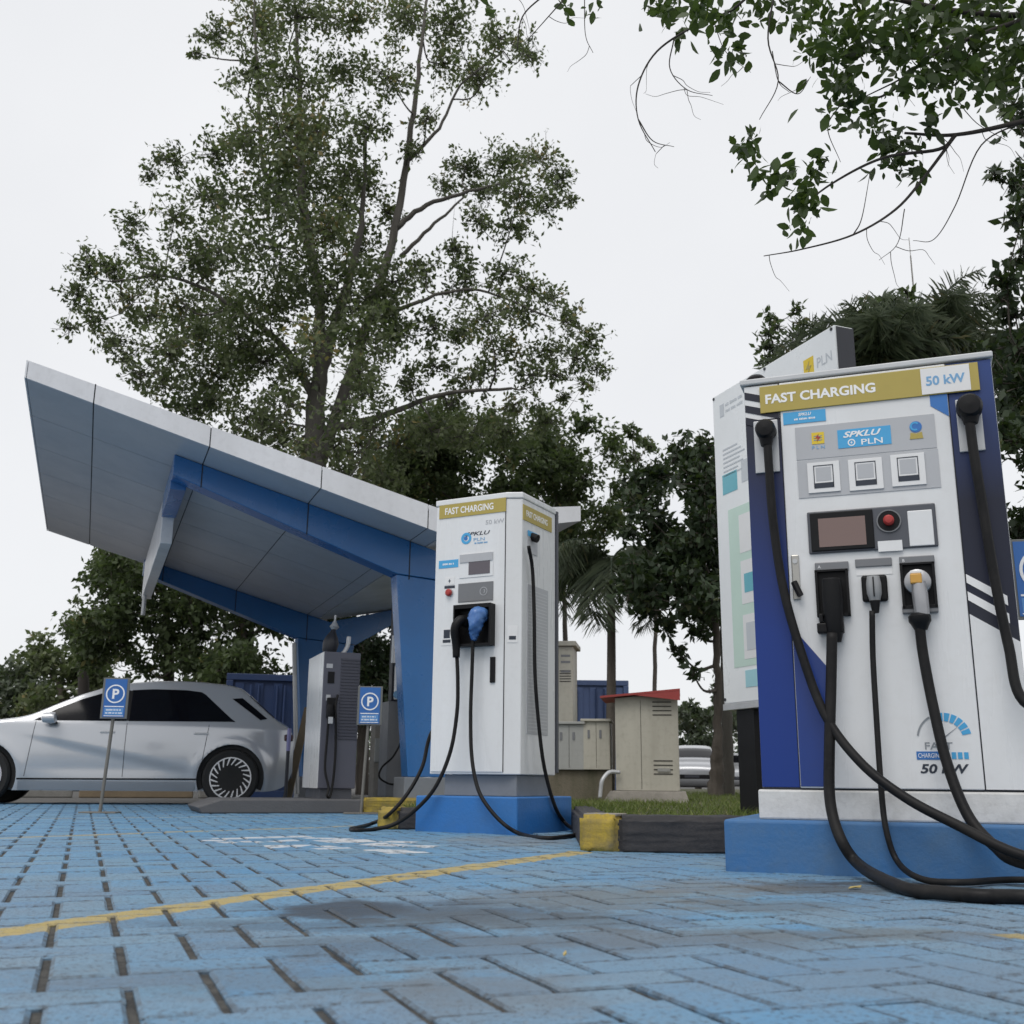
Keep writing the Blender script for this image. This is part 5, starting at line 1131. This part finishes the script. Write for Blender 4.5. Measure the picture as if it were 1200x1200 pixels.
# the tall tree behind the canopy
Y = 21.
cl = [(300, 25, 48, Y), (255, 40, 26, Y), (350, 20, 45, Y), (410, 25, 42, Y), (470, 20, 45, Y), (530, 30, 40, Y), (585, 45, 36, Y), (620, 60, 24, Y), (300, 80, 34, Y), (345, 90, 44, Y), (400, 85, 40, Y), (455, 90, 36, Y), (560, 90, 32, Y), (520, 75, 32, Y),
      (330, 150, 60, Y-1, .62), (375, 155, 50, Y-1, .7), (285, 165, 34, Y), (250, 180, 28, Y), (205, 190, 26, Y, .35), (180, 205, 16, Y, .3), (430, 150, 34, Y), (305, 225, 55, Y-1, .5), (355, 215, 60, Y-1, .45), (245, 235, 36, Y), (205, 255, 28, Y), (158, 262, 20, Y, .3), (160, 290, 18, Y, .3), (405, 200, 42, Y),
      (260, 290, 48, Y, .4), (320, 290, 62, Y-1, .38), (380, 270, 48, Y-1), (225, 305, 30, Y), (185, 320, 30, Y), (105, 312, 26, Y, .3), (135, 318, 26, Y, .3), (90, 345, 22, Y, .3), (150, 350, 26, Y), (110, 375, 24, Y), (80, 385, 14, Y), (175, 370, 26, Y), (140, 400, 24, Y),
      (215, 360, 38, Y), (260, 360, 50, Y, .4), (320, 360, 60, Y-1, .4), (390, 340, 55, Y-1, .35), (440, 345, 50, Y-2, .28), (460, 330, 36, Y-2, .3), (200, 415, 40, Y), (255, 430, 50, Y, .5), (310, 425, 48, Y, .45), (420, 400, 50, Y-1, .35), (465, 390, 36, Y, .35), (165, 440, 26, Y), (230, 480, 36, Y), (290, 490, 40, Y), (430, 460, 34, Y),
      (545, 195, 28, Y), (590, 190, 30, Y), (630, 185, 28, Y), (655, 210, 22, Y), (610, 230, 34, Y), (570, 225, 26, Y), (645, 240, 24, Y), (670, 235, 12, Y), (560, 260, 24, Y), (600, 265, 26, Y), (520, 215, 18, Y), (530, 290, 22, Y), (500, 320, 26, Y), (545, 330, 30, Y), (590, 320, 26, Y), (620, 335, 22, Y), (500, 140, 20, Y), (480, 175, 18, Y),
      (570, 370, 34, Y), (610, 365, 30, Y), (650, 350, 20, Y), (665, 375, 24, Y), (690, 400, 22, Y), (700, 430, 18, Y), (685, 450, 16, Y), (640, 410, 28, Y), (590, 410, 30, Y), (540, 390, 26, Y), (560, 440, 30, Y), (620, 440, 24, Y), (510, 430, 24, Y), (530, 470, 26, Y), (600, 475, 20, Y), (660, 465, 12, Y), (480, 450, 24, Y), (228, 62, 8, Y), (420, 520, 34, Y), (465, 520, 32, Y), (505, 505, 30, Y), (550, 510, 32, Y), (595, 505, 28, Y), (640, 495, 26, Y), (330, 515, 34, Y), (300, 545, 30, Y), (410, 560, 36, Y), (350, 560, 34, Y, .3), (450, 560, 34, Y), (240, 455, 34, Y), (190, 450, 26, Y), (150, 420, 18, Y), (400, 250, 40, Y), (430, 210, 28, Y), (455, 250, 22, Y), (420, 300, 40, Y), (510, 385, 26, Y), (650, 440, 18, Y), (675, 420, 18, Y), (230, 395, 34, Y), (280, 395, 40, Y), (335, 470, 28, Y-3, .55), (400, 480, 26, Y-3, .5), (345, 430, 26, Y-3, .5), (392, 525, 24, Y-3), (310, 500, 28, Y-3), (420, 440, 30, Y-3), (360, 400, 30, Y-3, .55), (440, 500, 30, Y-2), (355, 520, 22, Y-3)]
tr = [[(366, 700, Y, .27), (368, 560, Y, .235), (370, 480, Y, .20), (378, 430, Y, .15), (392, 380, Y, .13), (412, 320, Y, .09), (425, 250, Y, .06), (428, 160, Y, .03)],
      [(376, 540, Y, .14), (410, 440, Y, .11), (440, 350, Y, .095), (462, 270, Y, .09), (478, 180, Y, .07), (490, 90, Y, .05), (500, 0, Y, .03)],
      [(372, 430, Y, .13), (375, 350, Y, .11), (358, 270, Y, .11), (352, 180, Y, .08), (350, 80, Y, .05), (345, 0, Y, .03)],
      [(370, 470, Y, .10), (335, 410, Y, .08), (275, 360, Y, .05), (205, 325, Y, .032), (130, 330, Y, .02)],
      [(395, 500, Y, .09), (440, 490, Y, .07), (520, 462, Y, .045), (600, 455, Y, .03)], [(464, 268, Y, .07), (500, 240, Y, .05), (560, 222, Y, .035), (620, 205, Y, .02)], [(470, 300, Y, .05), (510, 262, Y, .035), (545, 230, Y, .02)],
      [(430, 380, Y, .06), (500, 350, Y, .038), (560, 340, Y, .028), (640, 370, Y, .02)], [(476, 190, Y, .05), (515, 150, Y, .035), (540, 100, Y, .025), (590, 60, Y, .02)], [(304, 120, Y, .05), (300, 60, Y, .035), (298, -20, Y, .02)], [(358, 270, Y, .07), (310, 200, Y, .05), (304, 120, Y, .04)]]
p = at(366, 915, Y); tree('tall_tree', 'tallest open crowned tree with pale forking limbs, rising behind the canopy', (p[0], Y), tr, cl, (.115, .062), m_leaf_big, m_bark2, dens=.74, sub=22, depth_jit=2.2, limb=.026, puff=.20, spread_sub=1.25)

# dark trees left of the canopy, behind the car
def blob(x0, x1, y0, y1, n, r, Y, seed):
    g = np.random.default_rng(seed); return [(g.uniform(x0, x1), g.uniform(y0, y1), r*g.uniform(.7, 1.25), Y) for _ in range(n)]
def simple_tree(name, label, px, Y, trunk_top, clumps, leaf, ml, mb, r=.14, group='trees behind the car park', **kw):
    p = at(px, 915, Y); return tree(name, label, (p[0], Y), [[(px, 860, Y, r), (px+3, (860+trunk_top)/2, Y, r*.85), (px-2, trunk_top, Y, r*.5)]], clumps, leaf, ml, mb, group, **kw)
simple_tree('leafy_tree', 'dense dark tree behind the bonnet and cabin of the silver car', 195, 25, 700, blob(105, 230, 655, 790, 26, 30, 25, 1)+[(115, 650, 18, 25), (140, 660, 24, 25), (170, 640, 25, 25)], (.15, .075), m_leaf_mid, m_bark, dens=.85)
simple_tree('leafy_tree', 'broad dark tree behind the rear of the silver car, left of the far column', 285, 24, 720, blob(215, 350, 600, 800, 34, 32, 24, 2), (.15, .075), m_leaf_mid, m_bark, dens=.85)
simple_tree('leafy_tree', 'dark tree seen under the canopy between the far column and the near column', 425, 26, 740, blob(360, 500, 640, 850, 30, 34, 26, 3), (.15, .075), m_leaf_dark, m_bark, dens=1.15)
simple_tree('slender_tree', 'slender tree with a dark bare trunk left of the dense trees', 95, 27, 735, [(96, 722, 13, 27), (80, 730, 10, 27), (112, 712, 14, 27), (84, 752, 9, 27), (104, 740, 10, 27), (90, 705, 8, 27)], (.13, .07), m_leaf_big, m_twig, r=.16, dens=.8)
simple_tree('leafy_tree', 'low rounded tree at the far left edge beyond the car bonnet', 20, 40, 810, blob(-40, 60, 788, 850, 20, 20, 40, 5)+[(40, 785, 18, 40)], (.24, .13), m_leaf_far, m_bark, dens=1.2)
simple_tree('leafy_tree', 'rounded mid green tree left of the slender bare trunk', 70, 36, 800, blob(45, 120, 765, 830, 16, 22, 36, 6), (.22, .12), m_leaf_big, m_bark, dens=1.2)
# trees right of the tall tree
simple_tree('leafy_tree', 'broad tree whose crown shows just above the tall white charger', 560, 27, 600, blob(440, 610, 495, 640, 38, 34, 27, 7)+[(500, 495, 24, 27), (570, 500, 24, 27), (450, 560, 30, 27)], (.15, .08), m_leaf_mid, m_bark, dens=.88, r=.08)
simple_tree('leafy_tree', 'bushy tree between the tall white charger and the palm trunk', 660, 28, 640, blob(600, 720, 500, 680, 30, 30, 28, 8)+[(640, 490, 20, 28), (690, 495, 24, 28)], (.15, .08), m_leaf_mid, m_bark, dens=.88, r=.08)
simple_tree('leafy_tree', 'thin crowned tree above the dark tree, left of the information board', 765, 27, 620, [(740, 510, 16, 27), (760, 520, 18, 27), (735, 540, 22, 27), (770, 560, 28, 27), (800, 545, 26, 27), (820, 530, 20, 27), (725, 575, 24, 27)], (.15, .08), m_leaf_mid, m_bark, dens=.7, r=.06)
# big dark tree by the two trunks
Y = 17.5; p = at(838, 925, Y)
cl = blob(745, 850, 560, 720, 40, 27, Y, 9)+[(800, 530, 24, Y), (825, 525, 22, Y), (770, 560, 24, Y), (735, 620, 18, Y), (740, 660, 18, Y), (765, 700, 16, Y), (780, 735, 15, Y), (795, 765, 14, Y), (812, 790, 10, Y), (745, 700, 12, Y), (820, 740, 16, Y), (728, 680, 9, Y), (845, 600, 25, Y), (860, 560, 30, Y), (870, 640, 30, Y)]
tree('dark_tree', 'dense dark tree left of the information board, its crown hanging over the red roof', (p[0], Y), [[(840, 900, Y, .11), (841, 860, Y, .075), (841, 780, Y, .06), (834, 700, Y, .055), (815, 620, Y, .04)]], cl, (.15, .075), m_leaf_dark, m_bark, 'trees behind the car park', dens=1.2, zbase=.1, depth_jit=1.2)
Y = 18.2; p = at(852, 925, Y)
tree('grey_trunk_tree', 'paler straight grey trunk just right of the dark tree trunk', (p[0], Y), [[(852, 860, Y, .095), (850, 750, Y, .09), (847, 650, Y, .08), (848, 560, Y, .06)]], [(850, 545, 25, Y), (875, 530, 25, Y), (890, 580, 30, Y)], (.15, .075), m_leaf_dark, m_bark2, 'trees behind the car park', dens=1.1, zbase=.1)
# far trees at the horizon
simple_tree('leafy_tree', 'distant pale green tree between the red roofed cabinet and the tree trunks', 818, 55, 850, blob(792, 845, 825, 880, 16, 14, 55, 10), (.30, .17), m_leaf_far, m_bark, dens=1.1)
simple_tree('leafy_tree', 'distant tree showing between the grey trunk and the board post', 880, 50, 850, blob(855, 930, 790, 900, 18, 20, 50, 11), (.30, .17), m_leaf_far, m_bark, dens=1.1)
# small sprays behind the board
Y = 16.; p = at(915, 920, Y)
tree('slender_tree', 'slender young tree with two leafy tips above the information board', (p[0], Y), [[(915, 700, Y, .06), (917, 500, Y, .05), (905, 400, Y, .02)], [(917, 480, Y, .03), (930, 400, Y, .015)]], [(903, 372, 10, Y), (900, 392, 14, Y), (910, 385, 12, Y), (896, 408, 11, Y), (908, 408, 12, Y), (934, 362, 10, Y), (938, 378, 11, Y), (930, 392, 12, Y), (936, 405, 10, Y), (918, 420, 14, Y), (940, 420, 14, Y), (900, 425, 14, Y)], (.12, .055), m_leaf_mid, m_twig, 'trees behind the car park', dens=.85, depth_jit=.3, minr=.008)

# palms
def palm(label, px, Y, top, fronds, leaflet, trunk_r=.12, length=2.2, m=m_leaf_palm, zb=.1, plume=True, spread=1., name='palm_tree', droop=1.2, seed=1, up=.5):
    g = np.random.default_rng(seed); p = at(px, 920, Y); B = np.array([p[0], p[1], zb]); T = thing(name, label, 'palm', tuple(B), 0, 'palms behind the car park'); tp = at(top[0], top[1], Y)-B
    obj('trunk', tube(bmesh.new(), catmull([(0, 0, -.1), tuple(tp*.5+np.array([.02, 0, 0])), tuple(tp)], 8), [trunk_r*1.15, trunk_r*.8], 10), m_bark, T, smooth='all')
    V, Fc, tt = [], [], []; bm = bmesh.new()
    for k in range(fronds):
        az = 2*math.pi*k/fronds+g.normal(0, .2); el = up+g.uniform(-.5, .75); L = length*g.uniform(.75, 1.1); P = []; pos = tp.copy(); e = el
        for i in range(13):
            P.append(pos.copy()); d = np.array([math.cos(az)*math.cos(e), math.sin(az)*math.cos(e), math.sin(e)]); pos = pos+d*L/12; e -= droop*1.3/12*(1+i*.08)
        tube(bm, [tuple(q) for q in P], [.022, .005], 5)
        for i in range(2, 13):
            for sub_ in range(6):
                f = sub_/6; q = P[i-1]*(1-f)+P[i]*f; dirv = P[i]-P[i-1]; dirv /= np.linalg.norm(dirv); sd = np.cross(dirv, [0, 0, 1.]); sd /= np.linalg.norm(sd)+1e-6
                for s in (-1, 1):
                    l = leaflet*(math.sin(math.pi*min(1, (i+f)/13.)**.8)*.8+.25)*g.uniform(.8, 1.15); ph = g.uniform(-1.5, 1.3) if plume else g.uniform(-.9, .1); upv = np.cross(sd, dirv); v = sd*s*math.cos(ph)+upv*math.sin(ph)*(1 if upv[2] > 0 else -1)+dirv*g.uniform(.35, .75)+np.array([0, 0, -.18]); v /= np.linalg.norm(v); nrm = dirv*.0075
                    n0 = len(V); V += [tuple(q-nrm), tuple(q+nrm), tuple(q+v*l*.6+nrm*.7+np.array([0, 0, -.03*l])), tuple(q+v*l+np.array([0, 0, -.22*l]))]; Fc.append((n0, n0+1, n0+2, n0+3)); tt.append(np.clip(g.normal(.45, .25), 0, 1))
    obj('frond_rib', bm, m, T); me = bpy.data.meshes.new('frond'); me.from_pydata(V, [], Fc); a = me.attributes.new('tint', 'FLOAT', 'FACE'); a.data.foreach_set('value', tt); me.materials.append(m); o = bpy.data.objects.new('frond', me); COL.objects.link(o); o.parent = T
palm('palm with a straight dark trunk behind the red roofed cabinet, its fronds hanging', 714, 19., (716, 660), 13, .62, trunk_r=.085, length=1.9, droop=1.7, seed=3, up=.3, plume=False)
palm('large feathery palm showing above the middle of the wide charger', 1030, 13.5, (1030, 432), 13, .50, trunk_r=.14, length=1.35, droop=.75, seed=4, up=1.0)
palm('palm with upright fronds above the right part of the wide charger', 1098, 14., (1098, 418), 13, .42, trunk_r=.12, length=1.5, droop=1.0, seed=5, up=1.1)
palm('low palm with hanging fronds right of the other palms', 1150, 15., (1150, 440), 12, .45, trunk_r=.12, length=1.3, droop=1.0, seed=6, up=.9)
palm('dark leaning palm clump behind the information board edge', 985, 14.5, (985, 440), 14, .5, trunk_r=.12, length=1.2, droop=1.0, seed=8, up=.9)
# dense mass behind the wide charger, right edge
Y = 12.; p = at(1235, 920, Y)
cl = blob(1165, 1320, 395, 700, 44, 34, Y, 12)+[(1180, 330, 24, Y), (1195, 300, 26, Y), (1200, 250, 30, Y), (1185, 215, 20, Y), (1165, 205, 12, Y), (1205, 190, 26, Y), (1195, 140, 24, Y, .75), (1180, 128, 16, Y, .8), (1215, 130, 30, Y), (1190, 370, 22, Y), (1172, 350, 14, Y), (1165, 410, 20, Y), (1175, 440, 22, Y), (1230, 330, 40, Y), (1240, 230, 45, Y)]
tree('broad_tree', 'dark broad tree at the right edge behind the wide charger', (p[0], Y), [[(1235, 850, Y, .2), (1240, 600, Y, .18), (1240, 350, Y, .12), (1235, 180, Y, .06)]], cl, (.13, .065), m_leaf_dark, m_bark, 'trees behind the car park', dens=1.1, zbase=.1, depth_jit=1.)
simple_tree('leafy_tree', 'yellowish green shrubby tree between the palms above the wide charger', 1062, 15., 420, [(1062, 345, 12, 15.), (1050, 360, 14, 15.), (1072, 362, 12, 15.), (1060, 378, 16, 15.), (1020, 372, 22, 15.), (1040, 400, 26, 15.), (1000, 390, 22, 15.), (1075, 400, 22, 15.), (1110, 400, 22, 15.), (1140, 410, 22, 15)], (.14, .07), m_leaf_mid, m_twig, r=.06, dens=1.1)

# overhanging branch from a tree standing off to the right
def near_tree():
    Y = 5.2; B = np.array([5.4, 5.6, .12]); T = thing('overhanging_tree', 'tree off to the right whose leafy branches and bare twigs hang into the sky', 'tree', tuple(B))
    bm = bmesh.new(); V = lambda x, y, Yd=Y: tuple(at(x, y, Yd)-B)
    tube(bm, catmull([(0, 0, -.2), (-.05, 0, 1.6), (-.25, -.1, 3.2), (-.5, -.2, 4.6), (-1.0, -.2, 5.4), (-1.5, -.1, 6.3)], 8), [.19, .03], 12)
    top = (-.5, -.2, 4.6); mid_ = (-.25, -.1, 3.2)
    br = [([top, V(1330, -60), V(1240, 10), V(1130, 14), V(1010, -10), V(900, -30), V(760, -20), V(640, -8), V(560, -5)], .022, .005),
          ([mid_, V(1330, 110), V(1200, 142), V(1120, 158), V(1060, 156)], .022, .007), ([V(1120, 158), V(1100, 175), V(1035, 185), V(975, 215), V(930, 250)], .012, .004), ([V(1120, 158), V(1085, 205), V(1050, 245), V(1000, 275), V(940, 292), V(895, 300)], .010, .0025),
          ([V(1240, 10), V(1150, 40), V(1085, 70), V(1040, 110), V(985, 122)], .016, .004), ([V(1085, 70), V(1060, 90), V(1010, 115)], .008, .003), ([V(900, -30), V(860, 10), V(815, 30), V(770, 60), V(748, 100), V(748, 140), V(768, 178)], .009, .0022), ([V(748, 140), V(765, 165), V(790, 172)], .004, .0015), ([V(790, 45), V(785, 80), V(805, 105), V(835, 112)], .004, .0015),
          ([V(910, -20), V(900, 45), V(912, 95), V(890, 140)], .006, .002), ([V(912, 95), V(935, 110), V(950, 90)], .004, .0015), ([V(905, 60), V(912, 95), V(925, 108)], .003, .0015), ([V(640, -8), V(612, 20), V(606, 60)], .005, .003), ([V(685, -8), V(686, 40), V(695, 62)], .003, .0015), ([V(660, 0), V(620, 45)], .004, .002),
          ([V(1200, 142), V(1150, 170), V(1120, 240), V(1095, 280), V(1070, 282)], .005, .0015), ([V(985, 122), V(970, 150), V(985, 190)], .004, .0015), ([V(1000, 275), V(1010, 255), V(1020, 200)], .004, .0015), ([V(1060, 245), V(1052, 285), V(1030, 305)], .003, .0012), ([V(1150, 40), V(1120, 100), V(1140, 140), V(1180, 165)], .004, .0015), ([V(835, 20), V(850, 60), V(880, 85)], .003, .0012)]
    node = []
    for pts, a, b in br: P = catmull(pts, 7); tube(bm, P, [a, b], 7); node += [p for p in P[len(P)//3:] if p.x < -2.2]
    for k in range(34):                       # fine bare twigs growing from the branches
        p = random.choice(node).copy(); a = random.uniform(-2.9, -.2); pts = [p.copy()]
        for i in range(4): a += random.uniform(-.5, .6); p = p+Vector((math.cos(a)*random.uniform(.03, .08), random.uniform(-.03, .03), math.sin(a)*random.uniform(.03, .08))); pts.append(p.copy())
        tube(bm, catmull(pts, 4), [.0022, .0008], 4)
    obj('trunk', bm, m_twig, T, smooth='all')
    C, TT = [], []
    spr = [(870, 180, 16, 18), (880, 165, 12, 10), (895, 205, 14, 14), (905, 215, 12, 12), (920, 205, 14, 14), (940, 225, 16, 18), (955, 205, 18, 22), (950, 240, 14, 16), (935, 268, 11, 10), (965, 190, 10, 8), (985, 100, 16, 16), (1000, 115, 18, 18), (970, 135, 14, 9), (1010, 140, 16, 16), (1030, 160, 18, 24), (1050, 170, 18, 24), (1065, 190, 16, 20), (1085, 150, 14, 14), (1040, 190, 14, 14), (1075, 205, 10, 8), (1020, 130, 12, 12),
           (850, 75, 12, 9), (843, 60, 9, 6), (868, 60, 12, 8), (775, 18, 12, 10), (790, 10, 16, 18), (820, 8, 18, 22), (840, 25, 16, 14), (860, 15, 18, 20), (890, 8, 18, 22), (920, 5, 16, 20), (765, 8, 12, 10), (800, 40, 10, 6), (940, 20, 14, 14), (665, 8, 12, 7), (700, 10, 6, 3), (570, 5, 8, 4), (690, 15, 6, 3)]
    for x, y in ((965, 30), (990, 40), (1015, 25), (1040, 30), (1070, 25), (1100, 20), (1130, 20), (1160, 15), (1190, 15), (1215, 20), (990, 65), (1010, 55), (1040, 60), (1065, 60), (1095, 50), (1125, 50), (1155, 45), (1185, 45), (1210, 50), (1095, 80), (1120, 75), (1150, 75), (1180, 75), (1205, 80), (1060, 85), (1100, 100), (1130, 95), (1165, 95), (1195, 100), (960, 55), (1000, 5), (1080, 5), (1140, 0), (950, 5), (1050, 0), (975, 85)): spr.append((x, y, 24, 26))
    for x, y, r, n in spr:
        dep = Y+rng.normal(0, .22); c = at(x, y, dep)-B; rr = r*Y/1290.
        n = int(n*1.7); C.append(c+rng.normal(0, .6, (n, 3))*rr*np.array([1, 1.6, 1])); TT.append(np.full(n, rng.normal(.42, .16)))
    leafmesh('crown', np.vstack(C), .073, .037, m_leaf_near, T, droop=.25, tint=np.concatenate(TT), spread=.22, oval=True)
near_tree()

# lightning rod
p = at(1076, 400, 17.); T = thing('lightning_rod', 'thin grey mast rising above the palms into the sky', 'mast', (p[0], 17., 0)); zt = at(1076, 300, 17.)[2]
obj('mast', tube(bmesh.new(), [(0, 0, 0), (0, 0, zt*.6), (0, 0, zt)], [.03, .022, .012], 8), m_pole, T); obj('tip', tube(bmesh.new(), [(0, 0, zt), (0, 0, zt+.35)], .006, 6), m_pole, T)

# fallen leaves
for i, (x, y, a) in enumerate(((1002, 1041, .4), (662, 1120, 1.2))):
    q = gz(x, y, .004); T_ = bmesh.new(); L = .028 if i == 0 else .008
    pts = [(-L, 0, 0), (-L*.3, L*.42, .004), (L*.5, L*.34, .003), (L, 0, .008), (L*.5, -L*.34, .002), (-L*.3, -L*.42, .005)]
    prism(T_, pts, [(x_, y_, z_+.0012) for x_, y_, z_ in pts]); o = obj('fallen_leaf', T_, m_leafdead); o.location = tuple(q); o.rotation_euler = (0, 0, a)
    tag(o, ['dry yellow leaf on the paving in front of the wide charger', 'tiny yellow leaf lying on a paver near the bottom middle'][i], 'leaf', 'fallen leaves')
# distant wood along the horizon
C = []
for k in range(150):
    x = rng.uniform(-160, 160); y = 120+rng.uniform(0, 60); h = rng.uniform(3, 8); C.append(np.array([x, y, h*.55])+rng.normal(0, 1, (160, 3))*np.array([3.2, 2, h*.26]))
C = np.vstack(C); C[:, 2] = np.abs(C[:, 2]); o = leafmesh('distant_wood', C, .9, .5, m_leaf_far, None); tag(o, 'low distant wood along the horizon beyond the car park', 'wood', kind='stuff')
